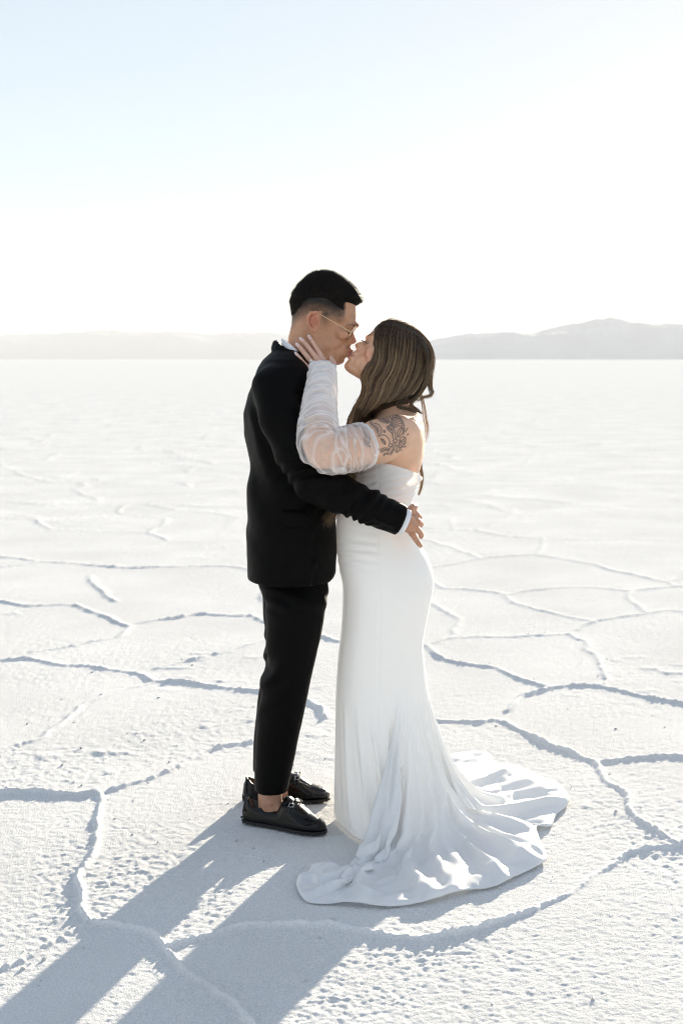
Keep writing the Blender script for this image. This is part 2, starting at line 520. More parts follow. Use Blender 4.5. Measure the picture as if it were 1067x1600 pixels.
def build_crumbs():
    rg = np.random.default_rng(21)
    base = []
    for i in range(4):
        for j in range(6):
            a, e = j * pi / 3 + i * .4, -pi / 2 + pi * i / 3
            base.append((cos(a) * cos(e), sin(a) * cos(e), sin(e)))
    base = np.array(base); fc = grid_faces(4, 6, True)
    lines = [np.array([G(*q)[:2] for q in pl]) for pl, h in RIDGES if min(q[1] for q in pl) > 985]
    V, F = [], []
    for k in range(320):
        if rg.random() < .55:
            g = lines[rg.integers(len(lines))]; i = rg.integers(len(g) - 1); t = rg.random()
            c = g[i] * (1 - t) + g[i + 1] * t + rg.normal(0, .05, 2)
        else: c = np.array([rg.uniform(-1.3, 1.5), rg.uniform(-1.4, 2.2)])
        r = .002 + .005 * rg.random() ** 3
        q = base * rg.uniform(.7, 1.3, (24, 1)) * np.array([1, 1, .8]) * r
        V.append(q + [c[0], c[1], r * .2]); F.append(fc + 24 * k)
    mesh_obj('salt_crumbs', np.vstack(V), np.vstack(F), bpy.data.materials['salt_crust'], kind='stuff', label='loose salt crumbs scattered over the crust')
build_crumbs()

def build_mountains():
    def range_(name, label, dist, pts, seed, depth, colr):
        """a ridge line given by photo positions of its crest, built as a solid range with spurs"""
        px = np.linspace(pts[0][0], pts[-1][0], 420)
        crest = np.interp(px, [p[0] for p in pts], [p[1] for p in pts])
        crest = crest + (562 - crest) / 45 * (3.6 * fbm2(px / 38, px * 0 + seed, 4, seed + 9) + 1.2 * noise2(px / 4, px * 0, seed))
        X = (px - 533.5) * dist / FOC
        Hc = (562 - crest) * dist / FOC
        t = np.linspace(-1, 1, 61)
        V = []
        for k in t:
            yy = k * depth
            spur = fbm2(X / 900 + 3 * k, X * 0 + k * 2.3 + seed, 4, seed)
            h = Hc * np.clip(1 - np.abs(k) ** 0.9, 0, 1) * (1 + 1.1 * spur * min(1, abs(k) * 2.2)) + 30 * fbm2(X / 350, X * 0 + k * 5, 3, seed + 5)
            h = np.maximum(h, -20) * np.clip((1 - abs(k)) * 8, 0, 1) - 6
            V.append(np.stack([X * (1 + yy / dist), np.full_like(X, dist - DIST + yy), h], 1))
        v = np.vstack(V)
        m, n, l, b = new_mat(name + '_rock')
        setp(b, Roughness=.95, Specular_IOR_Level=.1)
        geo = n.new('ShaderNodeNewGeometry'); nz = n.new('ShaderNodeTexNoise'); nz.inputs['Scale'].default_value = .0016; nz.inputs['Detail'].default_value = 7
        rp = n.new('ShaderNodeValToRGB')
        rp.color_ramp.elements[0].color = (*[c * .7 for c in colr], 1); rp.color_ramp.elements[1].color = (*[c * 1.3 for c in colr], 1)
        l.new(geo.outputs['Position'], nz.inputs['Vector']); l.new(nz.outputs['Fac'], rp.inputs['Fac']); l.new(rp.outputs['Color'], b.inputs['Base Color'])
        mesh_obj(name, v, grid_faces(61, 420)[:, ::-1].copy(), m, kind='structure', label=label)
    range_('mountain_range', 'pale hazy mountain range on the horizon behind the man', 26000,
           [(-700,545),(-420,528),(-200,522),(0,521),(40,519),(90,520),(140,516),(180,513),(220,517),(270,515),(330,521),(380,518),(430,517),(480,524),(540,528),(600,531),(680,545),(760,552),(860,558),(1000,561)], 3, 2600, (.075, .08, .09))
    range_('mountain_ridge', 'low hazy mountain ridge on the horizon behind the woman', 17000,
           [(540,561),(600,552),(650,538),(680,528),(720,524),(760,519),(800,517),(840,515),(880,508),(915,501),(950,497),(980,500),(1020,504),(1067,503),(1150,499),(1260,505),(1400,515),(1600,535),(1800,556)], 9, 1900, (.30, .31, .33))
build_mountains()

def build_haze():
    lo, hi = np.array([-64000., -64000., -3.]), np.array([64000., 64000., 640.])
    v = np.array([[x, y, z] for x in (lo[0], hi[0]) for y in (lo[1], hi[1]) for z in (lo[2], hi[2])])
    f = [(0, 1, 3, 2), (4, 6, 7, 5), (0, 4, 5, 1), (2, 3, 7, 6), (0, 2, 6, 4), (1, 5, 7, 3)]
    m = bpy.data.materials.new('air'); m.use_nodes = True
    n, l = m.node_tree.nodes, m.node_tree.links; n.clear()
    o = n.new('ShaderNodeOutputMaterial'); pv = n.new('ShaderNodeVolumePrincipled')
    pv.inputs['Color'].default_value = (.93, .96, 1.0, 1)
    pv.inputs['Density'].default_value = HAZE
    pv.inputs['Anisotropy'].default_value = 0.0
    l.new(pv.outputs['Volume'], o.inputs['Volume'])
    mesh_obj('haze', v, f, m, smooth=False, kind='stuff', label='thin pale haze over the whole salt flat')
HAZE = 2.7e-5
build_haze()

# ------------------------------------------------------------------ materials
def attr_color(n, l, b, sock='Base Color'):
    a = n.new('ShaderNodeAttribute'); a.attribute_name = 'Col'
    l.new(a.outputs['Color'], b.inputs[sock]); return a

def bump(n, l, b, scale, dist, strength=.5, detail=3, vec=None, rough=.5):
    t = n.new('ShaderNodeTexNoise'); t.inputs['Scale'].default_value = scale; t.inputs['Detail'].default_value = detail
    t.inputs['Roughness'].default_value = rough
    tc = n.new('ShaderNodeTexCoord'); l.new(tc.outputs['Object'], t.inputs['Vector'])
    q = n.new('ShaderNodeBump'); q.inputs['Strength'].default_value = strength; q.inputs['Distance'].default_value = dist
    l.new(t.outputs['Fac'], q.inputs['Height']); l.new(q.outputs['Normal'], b.inputs['Normal'])
    return q

def skin_mat(name):
    m, n, l, b = new_mat(name)
    attr_color(n, l, b)
    setp(b, Roughness=.48, Specular_IOR_Level=.4, Subsurface_Weight=.22, Subsurface_Scale=.006)
    b.inputs['Subsurface Radius'].default_value = (1.0, .35, .18)
    bump(n, l, b, 700, .0006, .35)
    return m

def plain(name, color, rough=.6, **kw):
    m, n, l, b = new_mat(name)
    b.inputs['Base Color'].default_value = (*color, 1)
    setp(b, Roughness=rough, **kw)
    return m, n, l, b

M = {}
M['skin_tan'] = skin_mat('tan_skin')
M['skin_fair'] = skin_mat('light_skin')
m, n, l, b = plain('black_suiting', (.0013, .0011, .001), .6, Specular_IOR_Level=.085, Sheen_Weight=.006)
b.inputs['Sheen Roughness'].default_value = .4; b.inputs['Sheen Tint'].default_value = (.8, .75, .7, 1)
bump(n, l, b, 900, .0006, .4); M['suit'] = m
m, n, l, b = plain('white_shirting', (.80, .81, .84), .7); bump(n, l, b, 1200, .0004, .3); M['shirt'] = m
m, n, l, b = plain('black_leather', (.0025, .0023, .0022), .21, Specular_IOR_Level=.30); bump(n, l, b, 420, .0009, .35, 5); M['leather'] = m
m, n, l, b = plain('black_rubber', (.012, .012, .012), .8); M['rubber'] = m
M['steel'] = plain('polished_steel', (.42, .41, .40), .15, Metallic=1.0)[0]
M['gold'] = plain('gold_wire', (.86, .66, .38), .2, Metallic=1.0)[0]
M['button'] = plain('black_horn', (.003, .003, .003), .35, Specular_IOR_Level=.15)[0]
m, n, l, b = plain('clear_lens', (1, 1, 1), .02, Transmission_Weight=1.0, IOR=1.08); M['lens'] = m
m, n, l, b = plain('cut_stone', (1, 1, 1), .0, Transmission_Weight=.6, IOR=2.1); M['stone'] = m
m, n, l, b = plain('nail_polish', (.8, .6, .58), .15, Coat_Weight=.6); attr_color(n, l, b); M['nail'] = m
m, n, l, b = plain('black_hair', (.010, .008, .007), .7, Specular_IOR_Level=.08); attr_color(n, l, b); M['hair_black'] = m
m, n, l, b = plain('brown_hair', (.08, .05, .03), .38, Specular_IOR_Level=.45); a_ = attr_color(n, l, b); M['hair_brown'] = m
tr = n.new('ShaderNodeBsdfTranslucent'); l.new(a_.outputs['Color'], tr.inputs['Color'])
mx = n.new('ShaderNodeMixShader'); mx.inputs['Fac'].default_value = .38
l.new(b.outputs['BSDF'], mx.inputs[1]); l.new(tr.outputs['BSDF'], mx.inputs[2]); l.new(mx.outputs['Shader'], n['Material Output'].inputs['Surface'])
b.inputs['Anisotropic'].default_value = .5
m, n, l, b = plain('lashes', (.006, .005, .005), .5); M['lash'] = m

# ivory satin: soft sheen, a little light passes through
m, n, l, b = plain('ivory_satin', (.91, .915, .92), .27, Specular_IOR_Level=.6, Sheen_Weight=.15)
q = bump(n, l, b, 1500, .0003, .25)
tr = n.new('ShaderNodeBsdfTranslucent'); tr.inputs['Color'].default_value = (.90, .90, .89, 1)
mx = n.new('ShaderNodeMixShader'); mx.inputs['Fac'].default_value = .24
out = n['Material Output']
l.new(b.outputs['BSDF'], mx.inputs[1]); l.new(tr.outputs['BSDF'], mx.inputs[2]); l.new(mx.outputs['Shader'], out.inputs['Surface'])
M['satin'] = m

# tulle: thin net, denser where it is gathered or seen edge on
m, n, l, b = plain('white_tulle', (.93, .93, .94), .7)
tr = n.new('ShaderNodeBsdfTranslucent'); tr.inputs['Color'].default_value = (.94, .93, .93, 1)
tp = n.new('ShaderNodeBsdfTransparent')
mx = n.new('ShaderNodeMixShader'); mx.inputs['Fac'].default_value = .35
l.new(b.outputs['BSDF'], mx.inputs[1]); l.new(tr.outputs['BSDF'], mx.inputs[2])
at = n.new('ShaderNodeAttribute'); at.attribute_name = 'dense'
lw = n.new('ShaderNodeLayerWeight'); lw.inputs['Blend'].default_value = .35
ad = n.new('ShaderNodeMath'); ad.operation = 'MULTIPLY_ADD'; ad.use_clamp = True
l.new(lw.outputs['Facing'], ad.inputs[0]); ad.inputs[1].default_value = .55; l.new(at.outputs['Fac'], ad.inputs[2])
m2 = n.new('ShaderNodeMixShader')
l.new(ad.outputs['Value'], m2.inputs['Fac']); l.new(tp.outputs['BSDF'], m2.inputs[1]); l.new(mx.outputs['Shader'], m2.inputs[2])
l.new(m2.outputs['Shader'], n['Material Output'].inputs['Surface'])
M['tulle'] = m

# ------------------------------------------------------------------ shape tools for figures
def idw(x, z, pts, power=3.0):
    num = 0; den = 0
    for (a, c, w) in pts:
        q = 1.0 / ((x - a) ** 2 + (z - c) ** 2 + 4.0) ** (power / 2)
        num = num + q * w; den = den + q
    return num / den

class Profile:
    """solid of a side outline (photo positions at depth ym) swelled to half widths W with edge rounding R"""
    def __init__(s, poly, W, R, ym, smooth=0):
        s.ym = ym; s.D = DIST + ym
        s.poly = catmull(poly, smooth, True) if smooth else np.array(poly, float)
        s.W = W; s.R = R
    def px(s, x, z):
        return 533.5 + x * FOC / s.D, 562.0 + (EYE - z) * FOC / s.D
    def fields(s, x, z):
        u, v = s.px(x, z)
        d, _ = seg_dist2(u, v, s.poly, True)
        d = np.where(inside2(u, v, s.poly), d, -d) * s.D / FOC
        return d, idw(u, v, s.W), idw(u, v, s.R)
    def fn(s, grow=None):
        def f(X, Y, Z):
            x2, z2 = X[:, :, 0], Z[:, 0, :] if Z.shape[1] == 1 else Z[0]
            xx = X[:, 0, :]; zz = Z[0, 0, :][None, :]
            d, W, R = s.fields(xx + 0 * zz, zz + 0 * xx)
            if grow is not None:
                g = grow(xx + 0 * zz, zz + 0 * xx); W = W + g
            a = np.maximum(1 - d / R, 0)[:, None, :]
            y = (Y - s.ym) / W[:, None, :]
            r = (np.sqrt(a * a + y * y) - 1) * np.minimum(R, W)[:, None, :]
            return r.astype(np.float32)
        return f
    def depth(s, x, z, out=0.0):
        """near-side depth of the surface at x, z"""
        d, W, R = s.fields(x, z)
        a = np.clip(1 - d / R, 0, 1)
        return s.ym - (W + out) * np.sqrt(1 - a * a)

def loft_fn(rows, n=2.3, conv=True):
    """rows: (py, px_left, px_right, y_centre, half_depth) from the top down; closed off flat at both ends"""
    r = []
    for (py, xl, xr, yc, b) in rows:
        a = P(xl, py, yc); c = P(xr, py, yc)
        r.append((a[2], a[0], c[0], yc, b))
    r = np.array(r)[::-1]
    def f(X, Y, Z):
        z = Z
        x0 = np.interp(z, r[:, 0], r[:, 1]); x1 = np.interp(z, r[:, 0], r[:, 2])
        yc = np.interp(z, r[:, 0], r[:, 3]); b = np.interp(z, r[:, 0], r[:, 4])
        a = (x1 - x0) / 2
        q = (np.abs((X - (x0 + x1) / 2) / a) ** n + np.abs((Y - yc) / b) ** n) ** (1 / n) - 1
        d = q * np.minimum(a, b)
        return np.maximum(d, np.maximum(r[0, 0] - z, z - r[-1, 0])).astype(np.float32)
    lo = np.array([r[:, 1].min(), (r[:, 3] - r[:, 4]).min(), r[0, 0]]); hi = np.array([r[:, 2].max(), (r[:, 3] + r[:, 4]).max(), r[-1, 0]])
    return lo, hi, f

def cone_fn(a, b, ra, rb):
    """tapered cylinder with flat ends"""
    a = np.array(a, float); b = np.array(b, float); ab = b - a; L = np.linalg.norm(ab); u = ab / L
    def f(X, Y, Z):
        dx, dy, dz = X - a[0], Y - a[1], Z - a[2]
        t = dx * u[0] + dy * u[1] + dz * u[2]
        rr = np.sqrt(np.maximum(dx * dx + dy * dy + dz * dz - t * t, 0))
        rad = ra + (rb - ra) * np.clip(t / L, 0, 1)
        return np.maximum(rr - rad, np.maximum(-t, t - L)).astype(np.float32)
    R = max(ra, rb)
    return np.minimum(a, b) - R, np.maximum(a, b) + R, f

def bx(pts, pad):
    p = np.array(pts, float)
    return p.min(0) - pad, p.max(0) + pad

def join(parts):
    V, F, C, o = [], [], [], 0
    for p in parts:
        V.append(p[0]); F.append(p[1] + o); o += len(p[0])
        if len(p) > 2: C.append(p[2])
    return np.vstack(V), np.vstack(F), (np.vstack(C) if C else None)

def shade_noise(v, scale, amp, seed=1):
    return 1 + amp * noise3(v[:, 0] * scale, v[:, 1] * scale, v[:, 2] * scale, seed) * 2

def finger(F, pts, r0, r1, k=.004):
    pts = catmull(pts, 7)
    rad = np.linspace(r0, r1, 7); rad[2] *= 1.04; rad[4] *= 1.03
    F.chain(pts, rad, k)
    return pts

def nail(base, tip, up, w, thick=.0012, bulge=.002):
    """a curved almond nail from base to tip, facing up"""
    base = np.array(base); tip = np.array(tip); ax = tip - base; L = np.linalg.norm(ax); ax /= L
    up = np.array(up, float); up -= (up @ ax) * ax; up /= np.linalg.norm(up); sd = np.cross(ax, up)
    V = []; nu, nv = 9, 7; C = []
    for i in range(nu):
        t = i / (nu - 1)
        ww = w * (0.75 + .35 * sin(pi * min(t * 1.1, .5))) * (1 if t < .55 else max(.12, 1 - ((t - .55) / .45) ** 2))
        for j in range(nv):
            s = -1 + 2 * j / (nv - 1)
            V.append(base + ax * L * t + sd * ww * s + up * (bulge * (1 - s * s) + thick - .0025 * t * t))
            C.append((.86, .82, .80) if t > .72 else (.74, .50, .46))
    n0 = len(V)
    V += [q - up * thick * 1.3 for q in V]; C += C
    f = grid_faces(nu, nv); f2 = f[:, ::-1] + n0
    rim = list(range(nv)) + [i * nv + nv - 1 for i in range(1, nu)] + list(range(nu * nv - 2, (nu - 1) * nv - 1, -1)) + [i * nv for i in range(nu - 2, 0, -1)]
    sides = [[rim[(i + 1) % len(rim)], rim[i], rim[i] + n0, rim[(i + 1) % len(rim)] + n0] for i in range(len(rim))]
    return np.array(V), np.vstack([f, f2, np.array(sides)]), np.array(C)

def weld(v, f, parts, hub):
    """tie the shells of one body together inside the clothes, so that it is one surface"""
    offs = np.cumsum([0] + [len(p[0]) for p in parts]); extra = []
    H = v[offs[hub]:offs[hub + 1]]
    for i, p in enumerate(parts):
        if i == hub: continue
        A = p[0]; lo, hi = A.min(0) - .03, A.max(0) + .03
        hi_ = np.nonzero(((H > lo) & (H < hi)).all(1))[0]
        if not len(hi_): hi_ = np.arange(len(H))
        hh = H[hi_[:: max(1, len(hi_) // 400)]]; hidx = hi_[:: max(1, len(hi_) // 400)]
        aa = np.arange(0, len(A), max(1, len(A) // 3000))
        d = ((A[aa][:, None] - hh[None]) ** 2).sum(-1)
        k = np.unravel_index(d.argmin(), d.shape)
        a = aa[k[0]] + offs[i]; b = hidx[k[1]] + offs[hub]
        fa = f[(f == a).any(1)][0]; fb = f[(f == b).any(1)][0]
        a2 = [q for q in fa if q != a][0]; b2 = [q for q in fb if q != b][0]
        extra.append([a, a2, b2, b])
    return np.vstack([f, np.array(extra)])

# ------------------------------------------------------------------ the man
YM = 0.12
man = empty('person', (P(445, 1270, YM)[0], YM, 0), 'man in a black suit and black loafers embracing and kissing the bride', 'person')
def sk(px, py): return P(px, py, YM)

MAN_POLY = [(444,606),(446,575),(448,545),(450.5,527),(455.5,506),(457,488),(457,470),(462,456),(472,443),(486,434),(504,430),(520,432),(535,439.5),(547,450),(554.5,462),(557,474),
 (557.5,488),(557.8,500),(559.6,506.5),(558.5,511),(553.6,515.5),(553.3,519),(554.6,524),(556.6,529.5),(557.2,532.5),(555.4,535.8),(551.5,537.3),(548.6,538.8),(548.2,541.5),(550.2,544.6),(550.8,546.8),(548.2,549.4),(547.4,550.8),(547.8,553),(546.2,555.6),
 (541.8,558),(538.6,560.6),(538.2,564),(535.5,567.6),(529.5,570.3),(521,570.2),(511,569),(503,573),(499,585),(498,606)]
MAN_W = [(505,470,.077),(480,468,.074),(465,475,.064),(545,470,.060),(535,455,.062),(505,437,.058),(480,440,.060),(553,500,.048),(548,490,.056),(535,497,.067),(515,495,.073),(490,505,.073),(470,500,.066),
 (556,508,.034),(545,509,.055),(533,519,.064),(544,522,.043),(536,528,.058),(527,537,.055),(513,540,.060),(498,545,.062),(513,557,.050),(525,563,.036),(534,565,.024),(540,560,.026),(546,552,.021),(547,545,.024),(538,545,.042),(530,552,.043),
 (554,517,.010),(556,529,.0115),(551,532,.0165),(547,534,.024),(549,526,.019),(546,529,.031),(470,545,.058),(468,570,.062),(470,600,.068),(490,570,.058),(450,530,.040)]
MAN_R = [(505,470,.078),(470,470,.065),(540,460,.055),(505,440,.07),(550,490,.040),(555,508,.020),(553,517,.010),(556,531,.011),(549,538,.012),(549,546,.012),(546,554,.012),(538,560,.014),(533,567,.02),(515,565,.03),(500,545,.05),(520,530,.05),(540,530,.03),(455,520,.05),(450,560,.055),(470,590,.06),(498,595,.05)]

def man_body():
    parts = []
    head = Profile(MAN_POLY, MAN_W, MAN_R, YM)
    F = Field(P(438, 607, YM) + [0, -.10, 0], P(564, 424, YM) + [0, .10, 0], .0016)
    F.put(F.lo, F.lo + F.h * F.n, head.fn(), .002)
    for s in (-1, 1):
        def at(px, py, dy): 
            q = sk(px, py); return q + np.array([0, s * dy, 0])
        # eye socket, closed lid, brow, cheekbone
        F.ell(at(551, 517.5, .034), (.013, .015, .0095), .010, sub=True)
        F.ell(at(546.6, 518.4, .031), (.0125, .0135, .0105), .004)
        F.cap(at(549.5, 520.6, .016), at(544, 520.4, .043), .0016, .0016, .002)
        F.cap(at(558, 508, .008), at(541, 508.5, .050), .0055, .004, .010)
        F.ell(at(536, 524, .053), (.018, .010, .011), .014)
        # nose wing and nostril
        F.ell(at(550.6, 534.4, .0115), (.0078, .0058, .0062), .004)
        F.ell(at(552, 537.4, .0062), (.0035, .0026, .0026), .002, sub=True)
        # lips
        F.chain([at(549.7, 546.6, 0), at(547.5, 547, .012), at(541.5, 549.4, .024)], [.0044, .0042, .002], .004)
        F.chain([at(546.4, 553.2, 0), at(545, 552.8, .011), at(541.5, 550.4, .022)], [.0048, .0042, .002], .004)
        F.chain([at(551, 549.8, 0), at(547, 549.9, .013), at(540.5, 550, .027)], [.0012, .0011, .0008], .002, sub=True)
        # ear
        e = lambda px, py, dy: at(px, py, .0745 + dy)
        F.ell(e(491, 503, .004), (.0195, .0055, .031), .005, frame((-.12, 0, 1), (1, -s * .28 * -1, 0)))
        F.chain([e(499, 499, .004), e(499.5, 492, .008), e(494, 488.6, .011), e(486, 490.5, .014), e(481.5, 498, .015), e(482.5, 508, .013), e(487.5, 515, .010), e(492, 518.5, .007)], [.0032, .0036, .004, .0042, .0042, .004, .0042, .005], .003)
        F.chain([e(495, 494.5, .009), e(489, 497, .011), e(487, 504, .011), e(490.5, 511, .010)], [.003, .0034, .0034, .003], .003)
        F.ell(e(494.5, 504.5, .013), (.0085, .009, .014), .004, sub=True)
        F.ell(e(491.5, 493.5, .014), (.007, .005, .0035), .003, sub=True)
        F.ell(e(498.8, 507, .008), (.0045, .005, .006), .003)
        F.ell(e(491.5, 516.5, .006), (.008, .0042, .007), .004)
    # adam's apple side, neck tendon
    F.cap(sk(492, 520) + [0, -.058, 0], sk(486, 600) + [0, -.03, 0], .011, .012, .014)
    v, f = F.mesh(); v = relax(v, f, 1, .35)
    u, w = head.px(v[:, 0], v[:, 2])
    sd = np.abs(v[:, 1] - YM)
    c = np.repeat(np.array([[.50, .268, .163]]), len(v), 0)
    c *= shade_noise(v, 60, .05, 3)[:, None] * shade_noise(v, 220, .07, 4)[:, None]
    # ear, nose and cheek are redder
    red = np.exp(-((u - 489) / 11) ** 2 - ((w - 503) / 17) ** 2) * (sd > .07) + .5 * np.exp(-((u - 554) / 5) ** 2 - ((w - 533) / 6) ** 2) + .25 * np.exp(-((u - 534) / 12) ** 2 - ((w - 530) / 10) ** 2)
    c *= 1 - red[:, None] * np.array([-.06, .22, .20])
    # stubble fade under the hair, sideburn, moustache, chin
    line = np.interp(u, [446, 457, 470, 485, 500, 515, 530, 540], [502, 494, 482, 477, 478, 482, 487, 480])
    fade = (1 - (1 - sstep(25, -5, w - line)) ** 2) * (u < 541) * ((u < 477.5) | (u > 503) | (w < 487.5) | (sd < .067))
    front = sstep(541.5, 537, u)
    fade *= front
    side = np.exp(-((u - 509) / 5.5) ** 2) * sstep(522, 500, w) * sstep(486, 494, w) * .5
    mou = .33 * np.exp(-((w - 542.5) / 3.5) ** 2 - ((u - 545) / 6) ** 2) + .16 * np.exp(-((w - 563) / 6) ** 2 - ((u - 530) / 12) ** 2)
    grain = np.clip(.80 + .8 * noise3(v[:, 0] * 900, v[:, 1] * 900, v[:, 2] * 900, 9), 0, 1.2); grain = grain + (1.02 - grain) * sstep(6, -8, w - line)
    k = np.clip((fade * .98 + side * .75) * grain + mou, 0, .993)[:, None]
    c = c * (1 - k) + np.array([.009, .007, .006]) * k
    brow = np.exp(-((w - 508.3 - (u - 549) * -.05) / 2.3) ** 2) * sstep(540, 544, u) * sstep(560.5, 556, u) * np.clip(.6 + 1.4 * noise3(v[:, 0] * 500, v[:, 1] * 300, v[:, 2] * 800, 5), 0, 1)
    c = c * (1 - .95 * brow[:, None]) + np.array([.012, .010, .009]) * .95 * brow[:, None]
    lash = np.exp(-((w - 521.0) / 1.3) ** 2) * sstep(541.5, 543.5, u) * sstep(551, 549, u) * (sd > .012)
    c = c * (1 - .92 * lash[:, None]) + np.array([.012, .01, .008]) * .92 * lash[:, None]
    lip = np.exp(-((w - 550) / 4.6) ** 4) * sstep(540, 543.5, u) * (sd < .026)
    c = c * (1 - lip[:, None]) + np.array([.40, .165, .13]) * lip[:, None]
    global MAN_SKIN
    MAN_SKIN = (v, normals(v, f))
    parts.append((v, f, c))

    # torso and limbs under the clothes, at a coarser step
    F = Field((-.33, -.22, .12), (.27, .46, 1.50), .011)
    F.put(*loft_fn([(565, 425, 470, YM, .10), (600, 412, 490, YM, .17), (680, 402, 500, YM, .165), (780, 405, 505, YM, .15), (900, 405, 505, YM, .16)], 2.2), .02)
    F.chain([P(430, 612, -.035), P(487, 749, -.118), P(606, 804, -.106)], [.045, .036, .026], .01)
    F.chain([P(430, 612, .275), P(470, 735, .375), P(590, 790, .35), P(612, 796, .325)], [.045, .036, .028, .024], .01)
    F.chain([P(455, 900, .05), P(450, 1050, .05), P(424, 1215, .070)], [.07, .05, .032], .01)
    F.chain([P(455, 900, .20), P(445, 1050, .23), P(421, 1180, .295)], [.07, .05, .032], .01)
    v, f = F.mesh(); parts.append((v, f, np.repeat([[.5, .285, .185]], len(v), 0)))

    # right hand on her back, forearm running up into the sleeve
    W0, W1 = P(600, 801, -.106), P(631, 815.5, -.094)
    F = Field(P(585, 870, -.16) - [0, .02, 0], P(676, 775, .10) + [0, .06, 0], .0014)
    F.cap(W0, W1, .031, .0305, .008, flat=((0, 1, 0), 1.1))
    kn = [P(651.5, 806, -.035), P(652.5, 815, -.058), P(650.5, 826, -.074), P(644.5, 835, -.082)]   # index .. little knuckles
    for q in kn: F.cap(P(633, 816, -.092), q, .015, .0098, .010)
    F.ell(P(640, 819, -.088), (.017, .014, .022), .01, frame(P(640, 830, -.09) - P(636, 806, -.08), (1, .4, 0)))
    F.ell(P(632.5, 806, -.072), (.016, .014, .013), .008)
    fings = [
        ([kn[0], P(654, 806, -.010), P(655, 808.5, .018), P(653, 810, .042)], .0092, .0072),
        ([kn[1], P(655.5, 816.5, -.030), P(657, 819.5, .002), P(655, 821.5, .030)], .0096, .0074),
        ([kn[2], P(654.5, 830, -.050), P(657.5, 835, -.024), P(657.5, 839, .004)], .0092, .0072),
        ([kn[3], P(648.5, 841.5, -.067), P(653, 848, -.053), P(656.8, 853, -.036)], .0086, .0066)]
    tips = [finger(F, *q) for q in fings]
    finger(F, [P(634, 804, -.078), P(640.5, 797, -.064), P(645, 792.5, -.046), P(648.5, 791.5, -.028)], .0115, .0085)
    F.cap(P(641, 799, -.062), P(650, 803.5, -.036), .010, .009, .008); F.cap(P(644, 797, -.045), P(650, 801, -.02), .010, .009, .008)
    for a, b in zip(kn, [P(634, 810, -.100), P(634, 814, -.106), P(633, 818, -.108), P(632, 822, -.108)]):
        F.cap(a + [-.006, -.0055, 0], a + (b - a) * .75 + [0, -.006, 0], .0026, .0012, .004)      # tendons
        F.ell(a + [-.001, -.006, .001], (.0072, .006, .0066), .005)
    v, f = F.mesh(); v = relax(v, f, 1, .4)
    c = np.repeat(np.array([[.47, .245, .15]]), len(v), 0) * shade_noise(v, 120, .16, 6)[:, None]
    for a in kn:
        g = np.exp(-((v - a) ** 2).sum(1) / .011 ** 2)[:, None]; c *= 1 - g * np.array([.02, .16, .16])
    parts.append((v, f, c))

    # left hand, mostly hidden behind her waist
    F = Field(P(590, 830, .2) - [.0, .08, 0], P(672, 770, .3) + [0, .09, 0], .0022)
    F.cap(P(606, 794.5, .335), P(636, 799, .275), .026, .024, .008)
    for i, q in enumerate([(643, 790, .225), (645, 797, .215), (645, 804, .215), (643, 811, .225)]):
        F.cap(P(636, 799, .275), P(*q), .016, .010, .008)
        finger(F, [P(*q), P(q[0] + 3, q[1] + 1, q[2] - .035), P(q[0] + 3, q[1] + 3, q[2] - .07), P(q[0] + 1, q[1] + 4, q[2] - .10)], .009, .007)
    v, f = F.mesh(); parts.append((v, f, np.repeat([[.47, .245, .15]], len(v), 0)))

    # bare ankles and feet inside the loafers
    for (ax, ay, hx, tx, ty) in ((424, .070, 402, 480, .012), (421, .295, 402, 458, .29)):
        F = Field(P(385, 1300, ay) - [0, .09, .06], P(500, 1190, ay) + [0, .09, .05], .003)
        sh = P(ax, 1190, ay); an = np.array([P(ax, 1250, ay)[0], ay, .085])
        F.cap(sh, an, .040, .032, .01); F.cap(an, an + [-.012, .004, -.05], .029, .022, .015)
        F.cap(an + [.012, -.004, -.025], np.array([P(tx - 14, 1280, ty)[0], ay + (ty - ay) * .6, .034]), .024, .014, .012)
        F.ell(an + [-.004, -.031, .000], (.012, .009, .013), .008)
        F.cap(an + [-.034, 0, .09], an + [-.034, .01, -.03], .009, .008, .012)
        v, f = F.mesh(); 
        c = np.repeat(np.array([[.44, .235, .155]]), len(v), 0) * shade_noise(v, 90, .14, 7)[:, None]
        parts.append((v, f, c))
    v, f, c = join(parts); f = weld(v, f, parts, 1)
    keep(mesh_obj('body', v, f, M['skin_tan'], col=c), man)
    return head
MAN_HEAD = man_body()

